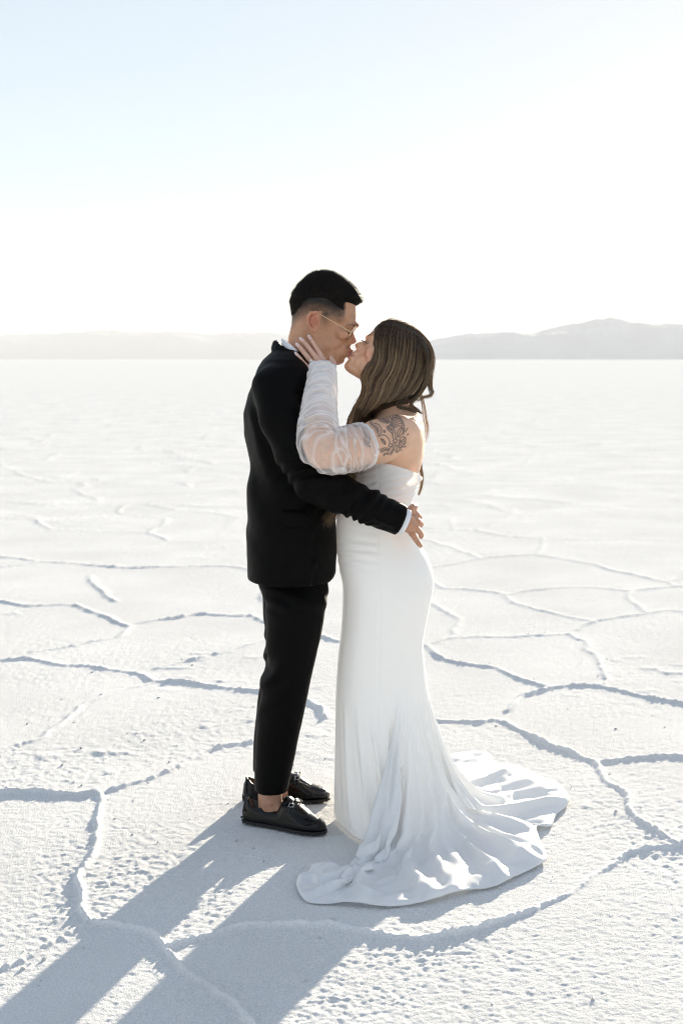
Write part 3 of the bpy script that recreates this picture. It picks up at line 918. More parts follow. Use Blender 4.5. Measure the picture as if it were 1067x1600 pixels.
def man_hair():
    outer = [(444,606),(446,575),(448,545),(449.5,527),(455,503),(454.5,486),(452,470),(456.5,456.5),(467,441.5),(480.5,429.5),(491,423.8),(506,421.9),(521,424.2),(536,433),(551,445),(560,456.5),(565,465),(566.6,470.5),(561.5,475),(556.6,478.5),
             (556,488),(556,500),(556,520),(545,540),(530,562),(511,566),(503,573),(499,585),(498,606)]
    Wh = [q for q in MAN_W if not (q[0] > 540 and q[1] > 505)] + [(562,468,.048),(556,470,.056),(540,540,.04)]
    Rh = [r for r in MAN_R if not (r[0] > 540 and r[1] > 505)] + [(562,468,.022),(540,540,.03)]
    H = Profile(outer, Wh, Rh, YM)
    region = [(440,492),(457,488),(464,480),(475,474.5),(487,472.5),(500,473),(512,476),(524,482),(534,489),(540,492),(541,484),(542.5,478.5),(550,477.5),(558,479),(575,480),(575,400),(440,400)]
    def grow(x, z):
        u, w = H.px(x, z)
        d, _ = seg_dist2(u, w, region, True)
        d = np.where(inside2(u, w, region), d, -d) + 1.0 * fbm2(u / 4, w / 4, 2, 83)
        u_, w_ = u / 3.2, w / 3.2
        return -.0045 + .0125 * sstep(-1, 20, d) + .0016 * fbm2(u_, w_ * .7, 2, 81) * sstep(4, 20, d)
    F = Field(P(446, 505, YM) + [0, -.10, 0], P(571, 416, YM) + [0, .10, 0], .0018)
    F.put(F.lo, F.lo + F.h * F.n, H.fn(grow), .002)
    # below the hairline nothing of the cap is left standing proud
    v, f = F.mesh(); v = relax(v, f, 1, .3)
    n = normals(v, f)
    u, w = H.px(v[:, 0], v[:, 2])
    d, _ = seg_dist2(u, w, region, True); d = np.where(inside2(u, w, region), d, -d)
    okf = (d[f] > -4).all(1); f = f[okf]
    used = np.zeros(len(v), bool); used[f] = True
    c = np.repeat(np.array([[.0085, .007, .006]]), len(v), 0) * shade_noise(v, 250, .5, 8)[:, None]
    cap = keep(mesh_obj('hair', v, f, M['hair_black'], col=c), man)
    # short bristling strands
    idx = np.nonzero(used & (d > -2))[0]
    pick = RNG.choice(idx, 9000)
    p = v[pick] + RNG.normal(0, .0007, (9000, 3)); nn = n[pick]
    lean = np.stack([np.full(9000, .35), RNG.normal(0, .25, 9000), np.where(w[pick] > 462, -.75, .25)], 1) + RNG.normal(0, .22, (9000, 3))
    dirn = nn * .75 + lean; dirn /= np.linalg.norm(dirn, axis=1)[:, None]
    ln = RNG.uniform(.0035, .0075, 9000) * sstep(-2, 14, d[pick]) + .0016
    side = np.cross(dirn, RNG.normal(0, 1, (9000, 3))); side /= np.linalg.norm(side, axis=1)[:, None]
    wd = RNG.uniform(.00022, .00042, 9000)[:, None]
    V = np.stack([p - side * wd - nn * .001, p + side * wd - nn * .001, p + dirn * ln[:, None]], 1).reshape(-1, 3)
    T = np.arange(len(V)).reshape(-1, 3)
    cc = np.repeat(np.array([[.011, .0085, .007]]), len(V), 0)
    # stubble of the fade, thinning out downwards
    bd = MAN_SKIN; bu, bw = H.px(bd[0][:, 0], bd[0][:, 2]); line = np.interp(bu, [446, 457, 470, 485, 500, 515, 530, 540], [502, 494, 482, 477, 478, 482, 487, 480])
    dens = sstep(20, -10, bw - line) * (bw - line > -16) * (bu < 540) * ((bu < 477) | (bu > 503) | (bw < 486))
    ii = np.nonzero(dens * .9 > RNG.random(len(dens)))[0]; ii = RNG.choice(ii, 9000)
    p2 = bd[0][ii] + RNG.normal(0, .0008, (9000, 3)); n2 = bd[1][ii]
    d2 = n2 * .6 + np.array([.15, 0, -.8]) + RNG.normal(0, .2, (9000, 3)); d2 /= np.linalg.norm(d2, axis=1)[:, None]
    s2 = np.cross(d2, RNG.normal(0, 1, (9000, 3))); s2 /= np.linalg.norm(s2, axis=1)[:, None]; l2 = (.0012 + .0035 * dens[ii] ** 2)[:, None]
    V = np.vstack([V, np.stack([p2 - s2 * .00022 - n2 * .0004, p2 + s2 * .00022 - n2 * .0004, p2 + d2 * l2], 1).reshape(-1, 3)])
    T = np.arange(len(V)).reshape(-1, 3); cc = np.repeat(np.array([[.011, .0085, .007]]), len(V), 0)
    o = keep(mesh_obj('hair_strands', V, T, M['hair_black'], smooth=False, col=cc, kind='stuff'), man)
man_hair()

def man_clothes():
    # jacket
    F = Field(P(372, 930, -.1) - [0, .16, 0], P(648, 528, .12) + [0, .36, 0], .0048)
    body = [(546, 431, 468, YM, .070), (553, 421, 477, YM, .110), (562, 411, 484, YM, .150), (574, 404, 490, YM, .183), (592, 397, 500, YM, .198), (618, 387.5, 507, YM, .200), (645, 383, 511, YM, .198), (680, 384.5, 515, YM, .192), (720, 388.5, 517, YM, .182),
            (775, 388.5, 521, YM, .172), (816, 386, 524.5, YM, .174), (858, 386.5, 526, YM, .182), (893, 386.5, 525, YM, .186), (903, 387, 521, YM, .187)]
    F.put(*loft_fn(body, 2.35), .004)
    sh = [P(426, 607, -.045), P(440, 655, -.085), P(461, 706, -.108), P(487, 749, -.118), P(524, 771, -.122), P(575, 791, -.118), P(622, 811.5, -.103)]
    F.chain(sh, [.066, .066, .0625, .059, .0545, .0505, .0475], .022)
    F.put(*cone_fn(P(560, 785, -.12), P(627.5, 813.5, -.101), .0515, .0485), .004)
    F.put(*cone_fn(P(627.8, 813.6, -.101), P(662, 828.5, -.091), .065, .065), .002, True)
    fr = [P(426, 607, .285), P(445, 660, .34), P(470, 735, .375), P(520, 770, .385), P(570, 786, .365), P(596, 792, .345)]
    F.chain(fr, [.066, .066, .062, .058, .052, .048], .022)
    F.put(*cone_fn(P(598, 792.4, .344), P(640, 801, .30), .065, .065), .002, True)
    # collar rolled round the neck, falling into the lapels
    for s in (-1, 1):
        col = [(431, 537, .0), (434, 540, .035), (444, 546, .066), (458, 556, .080), (468, 570, .078), (476, 592, .070), (488, 630, .05)]
        pts = catmull([P(a, b, YM + s * y) for a, b, y in col], 14)
        F.chain(pts, np.linspace(.0095, .006, 14), .006)
        F.chain(pts + np.array([-.004, s * .004, -.016]), np.linspace(.011, .006, 14), .008)
    def wr(X, Y, Z):
        # drag lines: from the armhole down the back, and rings at the bent elbow
        el = P(487, 749, -.118); ex, ez = X - el[0], Z - el[2]
        near = np.exp(-((ex) ** 2 + ez ** 2) / .10 ** 2) * (Y < -.02)
        w = .0075 * near * np.sin((ex * .6 - ez * 1.0) * 95 + 14 * noise3(X * 9, Y * 9, Z * 9, 71))
        t = ((X - P(555, 785, -.12)[0]) * .92 - (Z - P(555, 785, -.12)[2]) * .38)
        fa = np.exp(-(t / .085) ** 2) * (Y < -.04) * (X > el[0])
        w = w + .0062 * fa * np.sin(t * 120 + 20 * noise3(X * 10, Y * 10, Z * 10, 72))
        bk = P(392, 720, YM); b2 = np.exp(-((X - bk[0]) / .09) ** 2 - ((Z - bk[2]) / .20) ** 2)
        w = w + .0070 * b2 * np.sin((Z * .75 + X * 1.1) * 48 + 7 * noise3(X * 7, Y * 7, Z * 7, 73))
        return w + .004 * noise3(X * 16, Y * 16, Z * 16, 74) + .0015 * noise3(X * 50, Y * 50, Z * 50, 75)
    F.warp(wr)
    v, f = F.mesh(); v = relax(v, f, 2, .5)
    jacket = keep(mesh_obj('jacket', v, f, M['suit']), man)
    # flap pocket on the near side, sleeve buttons, shoulder seam
    def hip(px, py):
        q = P(px, py, -.055); return q
    V, Fc, o = [], [], 0
    pk = []
    for i in range(9):
        for j in range(4):
            px = 441 + 38 * i / 8 + 2 * j / 3; py = 797 + 29 * j / 3 + .5 * i / 8
            a = (px - 456.5) / 69.0
            bz = .173; yy = YM - bz * (1 - min(abs((px - 455) / 68.5), .98) ** 2.35) ** (1 / 2.35) - .006 - .003 * j / 3
            pk.append(P(px, py, yy))
    pk = np.array(pk); n0 = len(pk); g = grid_faces(9, 4)
    bk = pk + [0, .007, 0]
    sides = []
    rim = [0, 1, 2, 3, 7, 11, 15, 19, 23, 27, 31, 35, 34, 33, 32, 28, 24, 20, 16, 12, 8, 4]
    for i in range(len(rim)): sides.append([rim[i], rim[(i + 1) % len(rim)], rim[(i + 1) % len(rim)] + n0, rim[i] + n0])
    keep(mesh_obj('pocket_flap', np.vstack([pk, bk]), np.vstack([g[:, ::-1], g + n0, np.array(sides)]), M['suit']), jacket)
    ax = P(622, 811.5, -.103) - P(575, 791, -.118); ax /= np.linalg.norm(ax)
    for i in range(4):
        t = .072 - .0165 * i
        c0 = P(622, 811.5, -.103) - ax * t
        rad = .0475 + t * .03
        nrm = np.array([0, -.80, -.60]); nrm -= (nrm @ ax) * ax; nrm /= np.linalg.norm(nrm)
        c = c0 + nrm * (rad + .0005)
        R = frame(nrm, ax)
        vv, ff = [], []
        prof = [(0, .0012), (.0035, .0012), (.0042, .0026), (.0068, .0030), (.0078, .0014), (.0078, -.003)]
        for (r, h) in prof:
            for k in range(16):
                an = 2 * pi * k / 16; vv.append(c + R @ np.array([r * cos(an), r * sin(an), h]))
        keep(mesh_obj('button', vv, grid_faces(6, 16, True), M['button']), jacket)

    # trousers
    F = Field(P(384, 1250, .05) - [0, .12, 0], P(530, 880, .1) + [0, .36, 0], .0045)
    legn = [(890, 404, 515, .075, .085), (912, 403, 514, .068, .092), (928, 410, 513, .056, .098), (940, 414.5, 511, .047, .098), (993, 415.5, 501, .045, .090), (1046, 416.5, 489, .045, .082), (1060, 409, 486, .047, .080), (1103, 404, 477.5, .054, .074), (1155, 399.5, 466, .062, .068), (1200, 397.5, 456.5, .068, .063), (1235, 397.5, 449.5, .070, .060)]
    legf = [(890, 406, 514, .175, .085), (912, 404, 513, .185, .092), (928, 409, 510, .195, .098), (993, 414, 497, .21, .090), (1030, 414, 487, .225, .082), (1060, 407, 480, .235, .078), (1100, 402, 469, .25, .072), (1150, 396.5, 457, .272, .068), (1204, 395, 448, .287, .066)]
    F.put(*loft_fn(legf, 2.15), .004); F.put(*loft_fn(legn, 2.15), .012)
    def wr(X, Y, Z):
        kz = P(415, 1052, .05)[2]
        a = np.exp(-((Z - kz) / .10) ** 2) * sstep(-.12, -.24, X)
        w = .0065 * a * np.sin((Z * 1.0 - X * .9) * 70 + 9 * noise3(X * 9, Y * 9, Z * 6, 76))
        tz = P(415, 935, .05)[2]
        w = w + .0022 * np.exp(-((Z - tz) / .05) ** 2) * np.sin((Z + X * .5) * 100 + 9 * noise3(X * 9, Y * 9, Z * 9, 77))
        cr = np.exp(-((X - np.interp(Z, [.1, .75], [P(462, 1200, 0)[0], P(462, 920, 0)[0]])) / .006) ** 2)
        return w + .005 * noise3(X * 9, Y * 9, Z * 5, 78) + .0015 * noise3(X * 45, Y * 45, Z * 30, 79)
    F.warp(wr)
    v, f = F.mesh(); v = relax(v, f, 2, .5)
    keep(mesh_obj('trousers', v, f, M['suit']), man)

    # shirt: standing collar and the cuffs beyond the sleeves
    F = Field(P(430, 585, .0) - [0, .03, 0], P(515, 515, .2) + [0, .06, 0], .0022)
    for s in (-1, 1):
        col = [(441.5, 531, .0), (444, 533, .030), (451.5, 538.5, .053), (461, 547, .066), (470, 558, .068), (480, 570, .060), (492, 580, .035)]
        top = catmull([P(a, b, YM + s * y) for a, b, y in col], 16)
        for q in range(15):
            F.cap(top[q], top[q + 1], .0042, .0042, .003)
            F.cap(top[q] + [0, s * .003, -.012], top[q + 1] + [0, s * .003, -.012], .0042, .0042, .005)
            F.cap(top[q] + [0, s * .006, -.024], top[q + 1] + [0, s * .006, -.024], .0042, .0042, .005)
    v, f = F.mesh(); v = relax(v, f, 1, .5)
    keep(mesh_obj('shirt_collar', v, f, M['shirt']), man)
    for a, b, r in ((P(596, 800, -.11), P(634.5, 816.6, -.0985), .0405), (P(585, 790, .352), P(606, 794.4, .335), .040)):
        F = Field(np.minimum(a, b) - .06, np.maximum(a, b) + .06, .0024)
        u = (b - a) / np.linalg.norm(b - a)
        F.put(*cone_fn(a, b, r, r), .002); F.put(*cone_fn(a + u * .02, b + u * .01, r - .004, r - .004), .002, True)
        v, f = F.mesh(); keep(mesh_obj('shirt_cuff', relax(v, f, 1, .4), f, M['shirt']), man)
man_clothes()

def man_shoes():
    L = .292
    prof = [(.000, .030), (.003, .055), (.014, .078), (.022, .0835), (.030, .080), (.060, .068), (.100, .060), (.126, .060), (.138, .080), (.148, .0955), (.158, .0965), (.175, .086), (.200, .072), (.230, .0535), (.258, .0435), (.278, .0345), (.290, .023), (.2925, .014), (.285, .006), (.15, .004), (.02, .004), (.004, .010)]
    Wk = [(.01, .028), (.05, .034), (.10, .036), (.15, .041), (.20, .047), (.235, .046), (.265, .037), (.285, .022), (.2925, .012)]
    def build(heel, toe_dir, s):
        """heel: back of the heel on the ground; toe_dir: unit direction; s: which side is outward"""
        u = np.array([toe_dir[0], toe_dir[1], 0.]); w = np.array([-u[1], u[0], 0.])
        root = empty('shoe', (0, 0, 0), None, None)
        def loc(p): return np.stack([(p - heel) @ u, (p - heel) @ w, p[:, 2]], 1)
        def wp(a, b, c): return heel + u * a + w * b + np.array([0, 0, c])
        poly = np.array(prof)
        F = Field((-.012, -.062, -.006), (L + .012, .062, .112), .0022)
        def body(X, Y, Z):
            xx = X[:, 0, :]; zz = Z[0, 0, :][None]
            d, _ = seg_dist2(xx + 0 * zz, zz + 0 * xx, poly, True)
            d = np.where(inside2(xx + 0 * zz, zz + 0 * xx, poly), d, -d)
            W = np.interp(xx, [q[0] for q in Wk], [q[1] for q in Wk]) * (1 - .18 * np.clip((zz - .02) / .07, 0, 1))
            R = np.where(zz < .03, .013, .030) + 0 * xx
            bend = .006 * np.sin(np.clip(xx / L, 0, 1) * pi)
            a = np.maximum(1 - d / R, 0)[:, None, :]; y = (Y - bend[:, None, :]) / W[:, None, :]
            return ((np.sqrt(a * a + y * y) - 1) * np.minimum(R, W)[:, None, :]).astype(np.float32)
        F.put((0, -.05, 0), (L, .05, .1), body, .002)
        F.ell((.082, 0, .088), (.062, .0265, .040), .006, sub=True)
        F.ell((.050, 0, .080), (.034, .0235, .050), .006, sub=True)
        # apron seam round the toe, tongue edge, heel counter band, strap
        ap = []
        for t in np.linspace(-1, 1, 25):
            a = .150 + .118 * (1 - abs(t) ** 2.6); b = .034 * np.sign(t) * min(1, abs(t) ** .8)
            zt = np.interp(a, [.14, .175, .2, .23, .258, .278, .29], [.088, .084, .0705, .0525, .0425, .0335, .024]) - .30 * abs(b) * (1 if a < .25 else .6)
            ap.append((a, b + .004, zt))
        F.chain(ap, [.0022] * 25, .002)
        st = [(.183, t * .047 + .004, np.interp(abs(t), [0, .5, .8, 1], [.0835, .076, .060, .034])) for t in np.linspace(-.72, .72, 15)]
        F.chain(st, [.0045] * 15, .004)
        F.chain([(a - .012, b, c) for a, b, c in st], [.0035] * 15, .004)
        F.chain([(.012, b, .030 + .045 * (1 - (b / .03) ** 2)) for b in np.linspace(-.028, .028, 9)], [.003] * 9, .003)
        v, f = F.mesh(); v = relax(v, f, 1, .4)
        R3 = np.stack([u, w, [0, 0, 1]], 1)
        up = keep(mesh_obj('upper', v @ R3.T + heel, f, M['leather']), root)
        # rubber sole with nubs up the heel
        F = Field((-.012, -.062, -.004), (L + .012, .062, .022), .0022)
        def sole(X, Y, Z):
            W = np.interp(X, [0, .01, .05, .10, .15, .20, .235, .265, .285, .294], [.016, .028, .0345, .0345, .039, .0465, .0465, .038, .024, .008])
            d = np.abs(Y - .006 * np.sin(np.clip(X / L, 0, 1) * pi)) - W
            d = np.maximum(d, np.maximum(-X - .001, X - L - .001))
            return np.maximum(d, np.abs(Z - .0045) - .0050 + .0018 * (np.sin(X * 420) > .2) * (Z < .006)).astype(np.float32)
        F.put((0, -.05, 0), (L, .05, .015), sole, .002)
        for b in np.linspace(-.018, .018, 4):
            for zz in (.016, .028, .040): F.ell((.0015 + .3 * b * b * 50 * .02, b, zz), (.004, .004, .0045), .001)
        v, f = F.mesh(); v = relax(v, f, 1, .3)
        keep(mesh_obj('sole', v @ R3.T + heel, f, M['rubber']), root)
        # metal snaffle bit across the vamp
        def zt(b): return np.interp(abs(b), [0, .02, .035, .05], [.0885, .083, .070, .045])
        bar = [wp(.183, b + .004, zt(b) + .004) for b in np.linspace(-.022, .022, 9)]
        paths, rr = [bar], [np.full(9, .0018)]
        for sg in (-1, 1):
            c = np.array(wp(.183, .004 + sg * .027, zt(.027) + .0035)); t1 = u; t2 = w * sg * .75 + np.array([0, 0, -.66])
            ring = [c + t1 * .0080 * cos(a) + t2 * .0065 * sin(a) for a in np.linspace(0, 2 * pi, 17)]
            paths.append(ring); rr.append(np.full(17, .0015))
            for e in (-1, 1):
                paths.append([c + t1 * .0082 * e - t2 * .0075, c + t1 * .0085 * e + t2 * .0075]); rr.append(np.full(2, .0019))
        v, f, _ = tubes(paths, rr, 8, False)
        keep(mesh_obj('metal_bit', v, f, M['steel']), root)
        root.parent = man; root.matrix_parent_inverse = man.matrix_world.inverted()
        return root
    h = G(381.5, 1283); t = G(523, 1306); d = (t - h)[:2]; d /= np.linalg.norm(d)
    build(np.array([h[0], h[1], .002]), d, -1)
    h = G(379.5, 1251); d = np.array([.998, .02]); d /= np.linalg.norm(d)
    build(np.array([h[0], h[1], .002]), d, 1)
man_shoes()

def man_accessories():
    # wire glasses
    root = empty('glasses', (0, 0, 0), None, None)
    paths, rr = [], []
    for s in (-1, 1):
        y = lambda d: YM + s * d
        paths = [0]; paths[0] = (catmull([P(479, 494, y(.082)), P(482, 490.5, y(.084)), P(500, 491.5, y(.0815)), P(525, 505.5, y(.076)), P(549.5, 519.5, y(.066)), P(550.5, 518.5, y(.062))], 18))
        v, f, _ = tubes(paths, [np.full(18, .0013)], 6, False)
        keep(mesh_obj('temple', v, f, M['gold']), root)
    A, B = P(559.0, 507, 0), P(544.5, 533.5, 0); A[1] = B[1] = YM
    ax = (B - A) / 2; mid = (A + B) / 2; L = np.linalg.norm(ax); ax /= L
    paths, rr = [], []
    lv, lf, off = [], [], 0
    nrm = np.cross(ax, [0, 1, 0])
    for s in (-1, 1):
        c = mid + np.array([0, s * .034, 0])
        wrap = lambda q: q - np.array([.15 * np.maximum(np.abs(q[..., 1] - YM) - .012, 0), 0 * q[..., 1], 0 * q[..., 1]]).T
        ring = np.array([c + ax * L * .92 * cos(a) * (1 if cos(a) > 0 else .92) + np.array([0, 1, 0]) * .0275 * sin(a) * (1 + .12 * -cos(a)) for a in np.linspace(0, 2 * pi, 33)])
        ring = wrap(ring); c = wrap(c[None])[0]
        paths.append(ring); rr.append(np.full(33, .0015))
        pts = ring[:-1]; lv += [c + nrm * .0004] + list(pts + nrm * .0004) + [c - nrm * .0004] + list(pts - nrm * .0004)
        for k in range(32):
            k2 = (k + 1) % 32
            lf.append((off, off + 1 + k, off + 1 + k2)); lf.append((off + 33, off + 34 + k2, off + 34 + k)); lf.append((off + 1 + k, off + 34 + k, off + 34 + k2, off + 1 + k2))
        keep(mesh_obj('lens', np.array(lv), lf, M['lens'], smooth=False), root); lv, lf = [], []
    for q in (-.30, -.75):
        paths.append([mid + ax * L * q + np.array([0, yy, 0]) - nrm * 0 for yy in np.linspace(-.011, .011, 5)]); rr.append(np.full(5, .0009))
    v, f, _ = tubes(paths, rr, 6, False)
    keep(mesh_obj('rim', v, f, M['gold']), root)
    root.parent = man; root.matrix_parent_inverse = man.matrix_world.inverted()
    # ear stud
    F = Field(P(490, 520, .03) - [.0, .01, 0], P(494.5, 514, .05) + [0, .0, 0], .0005)
    c = P(492, 517.3, .0355); F.ell(c, (.0024, .0018, .0024), .0005)
    v, f = F.mesh(); keep(mesh_obj('ear_stud', v, f, M['steel']), man)
man_accessories()

# ------------------------------------------------------------------ the woman
YW = 0.12
bride = empty('person', (P(590, 1270, YW)[0], YW, 0), 'woman in a white strapless wedding gown with a train, hand on the groom\'s cheek', 'person')
W_POLY = [(600,622),(578,622),(573,612),(568,600),(561,592),(552.5,587),(545,582.6),(540,578),(537.8,573.5),(538.6,569),(541.6,564.6),(544.4,561.6),(543.2,558.6),(543.6,555.6),(546.4,553.6),(545.4,552),(548.4,549.6),(552.2,549.2),(555.6,547.6),(556.6,545.2),(554.9,541.5),(554.6,538.6),(557,536),(561.5,534.6),(566.5,533.6),(570.6,532),(572,528),(575.5,523.5),(580,518.5),(586,512.5),(597,507),(612,504),(634,509),(652,524),(663,544),(665,568),(658,596),(648,622)]
W_W = [(620,555,.073),(640,550,.068),(650,575,.060),(600,525,.062),(587,518,.045),(580,530,.048),(574,530,.030),(585,545,.060),(578,545,.045),(574,552,.046),(577,562,.058),(568,558,.040),(566,549,.026),(561,540,.0115),(557,541,.0105),(559,545,.016),(564,541,.020),(568,538,.024),(571,535,.026),(555,552,.022),(549,554,.021),(550,562,.026),(558,565,.036),(567,575,.046),(577,580,.056),(545,572,.022),(541,574,.016),(552,580,.030),(560,587,.034),(590,600,.054),(600,620,.050),(630,610,.055)]
W_R = [(620,555,.07),(600,515,.05),(580,525,.030),(572,532,.014),(560,536,.009),(555,541,.0085),(557,547,.009),(549,551,.010),(544,557,.010),(543,565,.012),(539,573,.016),(550,585,.022),(565,595,.035),(575,560,.035),(580,615,.05),(655,560,.065)]

TATTOO = [  # line work on the upper arm, photo positions x8.2 from (560, 630)
 [(170,282),(215,255),(262,278),(295,330),(290,375),(250,412)], [(182,300),(215,285),(245,310),(262,350),(245,385)], [(195,300),(238,330),(240,382)], [(255,428),(300,405),(350,415),(390,460),(402,500),(385,545)],
 [(285,455),(320,465),(345,505),(342,530),(308,505),(285,455)], [(290,460),(325,485),(340,525)], [(322,348),(340,352),(340,372),(322,372),(320,352)],
 [(275,595),(330,572),(385,575)], [(283,612),(340,592),(395,588)], [(288,628),(345,606),(400,600)], [(370,660),(378,615),(410,575),(440,545)], [(370,660),(405,640),(435,595),(445,560)], [(412,660),(432,625),(455,590)],
 [(490,632),(458,590),(465,555),(500,540),(528,575),(518,610),(490,632)], [(488,625),(492,585),(500,548)], [(385,545),(400,520),(425,520),(432,545),(412,560),(388,552)], [(430,545),(445,510),(470,500),(478,525),(455,545)],
 [(440,480),(470,455),(500,470),(490,500),(460,510),(440,480)], [(500,435),(495,390),(520,335),(555,305),(578,335),(565,385),(530,425),(500,435)], [(505,428),(530,380),(560,320)],
 [(520,480),(545,440),(575,425),(590,445),(565,470),(525,482)], [(565,470),(600,440),(606,465),(590,485),(528,490)], [(590,485),(604,500),(590,520),(560,510),(525,495)], [(560,510),(585,530),(572,552),(545,540),(520,505)], [(545,540),(560,565),(538,572),(520,545),(512,510)],
 [(405,270),(425,225),(445,195)], [(415,275),(445,225),(475,192)], [(425,282),(465,235),(505,200)], [(435,290),(485,250),(530,222)], [(445,300),(500,270),(548,252)], [(455,312),(510,292),(555,290)],
 [(440,195),(455,180),(475,190),(490,178),(508,198),(525,195),(532,222),(550,230),(552,255),(565,270),(558,295)], [(375,295),(400,280),(430,290),(445,320),(425,345),(395,335),(375,305),(375,295)], [(385,300),(410,320),(432,345)], [(410,285),(412,320),(425,340)],
 [(430,345),(440,380),(436,420),(445,455)], [(452,330),(470,380),(475,430),(482,455)], [(232,172),(270,175),(330,205),(385,255),(330,250),(270,220),(232,172)], [(240,176),(310,215),(375,250)], [(300,160),(345,170),(385,205),(400,245),(360,215),(310,185),(300,160)],
 [(345,150),(390,160),(420,195),(425,225)], [(130,205),(180,165),(230,150),(290,140),(350,138),(420,142),(480,148),(530,180),(560,222),(582,275),(586,330),(578,400)], [(150,235),(190,195),(235,180)], [(360,300),(375,340),(420,375),(435,400)],
 [(600,362),(630,322)], [(620,408),(640,394)], [(582,562),(606,556)], [(540,588),(550,606)], [(410,662),(440,622)], [(322,672),(372,632)], [(318,655),(345,638)], [(145,262),(165,240),(175,262),(160,280)],
 [(420,142),(440,165),(430,195)], [(480,148),(478,175),(490,190)], [(250,150),(275,168),(300,160)]]

def woman_body():
    parts = []
    skin = np.array([.71, .435, .295])
    head = Profile(W_POLY, W_W, W_R, YW)
    F = Field(P(533, 622, YW) + [0, -.085, 0], P(672, 498, YW) + [0, .085, 0], .0016)
    F.put(F.lo, F.lo + F.h * F.n, head.fn(), .002)
    for s in (-1, 1):
        def at(px, py, dy): return P(px, py, YW) + np.array([0, s * dy, 0])
        F.ell(at(572.5, 536.5, .031), (.012, .013, .010), .009, sub=True)                 # socket
        F.ell(at(576.6, 537.6, .0295), (.0118, .0125, .0112), .004)                        # closed lid
        F.cap(at(573.5, 526, .009), at(582, 521.5, .045), .0045, .0035, .009)              # brow ridge
        F.ell(at(577, 553, .048), (.014, .010, .015), .014)                                # cheek
        F.ell(at(559.4, 544.4, .0100), (.0058, .0052, .0066), .004)                        # nose wing
        F.ell(at(556.4, 544.6, .0050), (.0026, .0022, .0032), .002, sub=True)
        F.chain([at(548.8, 551.6, 0), at(551, 552.8, .011), at(557, 558.6, .021)], [.0046, .0042, .0018], .004)
        F.chain([at(545.4, 557.4, 0), at(547.4, 558, .011), at(555, 560.4, .020)], [.0050, .0044, .0018], .004)
        F.chain([at(544, 553.4, 0), at(549, 555.4, .012), at(557, 560, .024)], [.0012, .0011, .0007], .002, sub=True)
    v, f = F.mesh(); v = relax(v, f, 1, .35)
    u, w = head.px(v[:, 0], v[:, 2]); sd = np.abs(v[:, 1] - YW)
    c = np.repeat(skin[None], len(v), 0) * shade_noise(v, 70, .04, 13)[:, None]
    blush = .8 * np.exp(-((u - 573) / 9) ** 2 - ((w - 553) / 8) ** 2) + .8 * np.exp(-((u - 556) / 4) ** 2 - ((w - 540) / 5) ** 2)
    c *= 1 - blush[:, None] * np.array([.0, .22, .22])
    lip = np.clip(np.exp(-(((u - 549) * .55 - (w - 555) * -.0 ) / 4.2) ** 4 - (((w - 555) - (u - 549) * .62) / 4.2) ** 4), 0, 1) * (sd < .024)
    c = c * (1 - lip[:, None]) + np.array([.52, .23, .19]) * lip[:, None]
    brow = np.exp(-((w - 521.8 + (u - 579) * .55) / 2.0) ** 2) * sstep(573, 576, u) * (sd > .006)
    c = c * (1 - .75 * brow[:, None]) + np.array([.045, .028, .02]) * .75 * brow[:, None]
    lid = np.exp(-((u - 573.5) / 3.4) ** 2 - ((w - 536) / 3.2) ** 2) * (sd > .014)
    c = c * (1 - .7 * lid[:, None]) + np.array([.16, .07, .05]) * .7 * lid[:, None]
    parts.append((v, f, c))

    # neck, shoulders, back and left arm
    F = Field((P(470, 745, -.25) - [.0, .07, .09]), (P(672, 585, .12) + [0, .20, .0]), .0021)
    tors = [(636, 602, 640, YW, .055), (646, 590, 655, YW, .085), (656, 580, 659.5, YW, .125), (668, 570, 662, YW, .150), (685, 560, 663.5, YW, .160), (710, 553, 661.5, YW, .156), (734, 553, 655.5, YW, .145), (752, 556, 640, YW, .118), (790, 556, 632, YW, .10)]
    F.put(*loft_fn(tors, 2.2), .02)
    F.cap(P(603, 598, YW), P(618, 655, YW), .052, .056, .02)
    arm = [P(612, 684, -.030), P(590, 690, -.062), P(552, 700, -.125), P(506, 705, -.188), P(499, 690, -.178), P(499, 645, -.118), P(503, 600, -.060), P(504, 580, -.035)]
    F.chain(arm, [.067, .064, .057, .049, .048, .041, .031, .0275], .018)
    F.ell(P(626, 672, -.005), (.045, .05, .045), .03)                      # shoulder cap
    F.ell(P(640, 690, .03), (.030, .055, .07), .03)                        # shoulder blade
    F.cap(P(664, 650, YW), P(664, 740, YW), .008, .008, .02, True)         # spine hollow
    v, f = F.mesh(); v = relax(v, f, 2, .5)
    c = np.repeat(skin[None], len(v), 0) * shade_noise(v, 45, .07, 14)[:, None] * shade_noise(v, 240, .03, 15)[:, None]
    D = v[:, 1] + DIST
    tu = ((v[:, 0] * FOC / D + 533.5) - 560) * 8.2; tw = ((EYE - v[:, 2]) * FOC / D + 562 - 630) * 8.2
    m = np.nonzero((tu > 60) & (tu < 700) & (tw > 80) & (tw < 720) & (v[:, 1] < .03))[0]
    ink = np.zeros(len(m))
    for pl in TATTOO:
        d, _ = seg_dist2(tu[m], tw[m], pl)
        ink = np.maximum(ink, .92 * np.exp(-(d / 7.5) ** 2))
    X, Y = tu[m], tw[m]
    wash = .50 * np.exp(-((X - 400) / 170) ** 2 - ((Y - 195) / 60) ** 2) + .45 * np.exp(-((X - 500) / 75) ** 2 - ((Y - 500) / 70) ** 2) + .40 * np.exp(-((X - 470) / 60) ** 2 - ((Y - 360) / 80) ** 2) + .35 * np.exp(-((X - 340) / 70) ** 2 - ((Y - 605) / 24) ** 2)
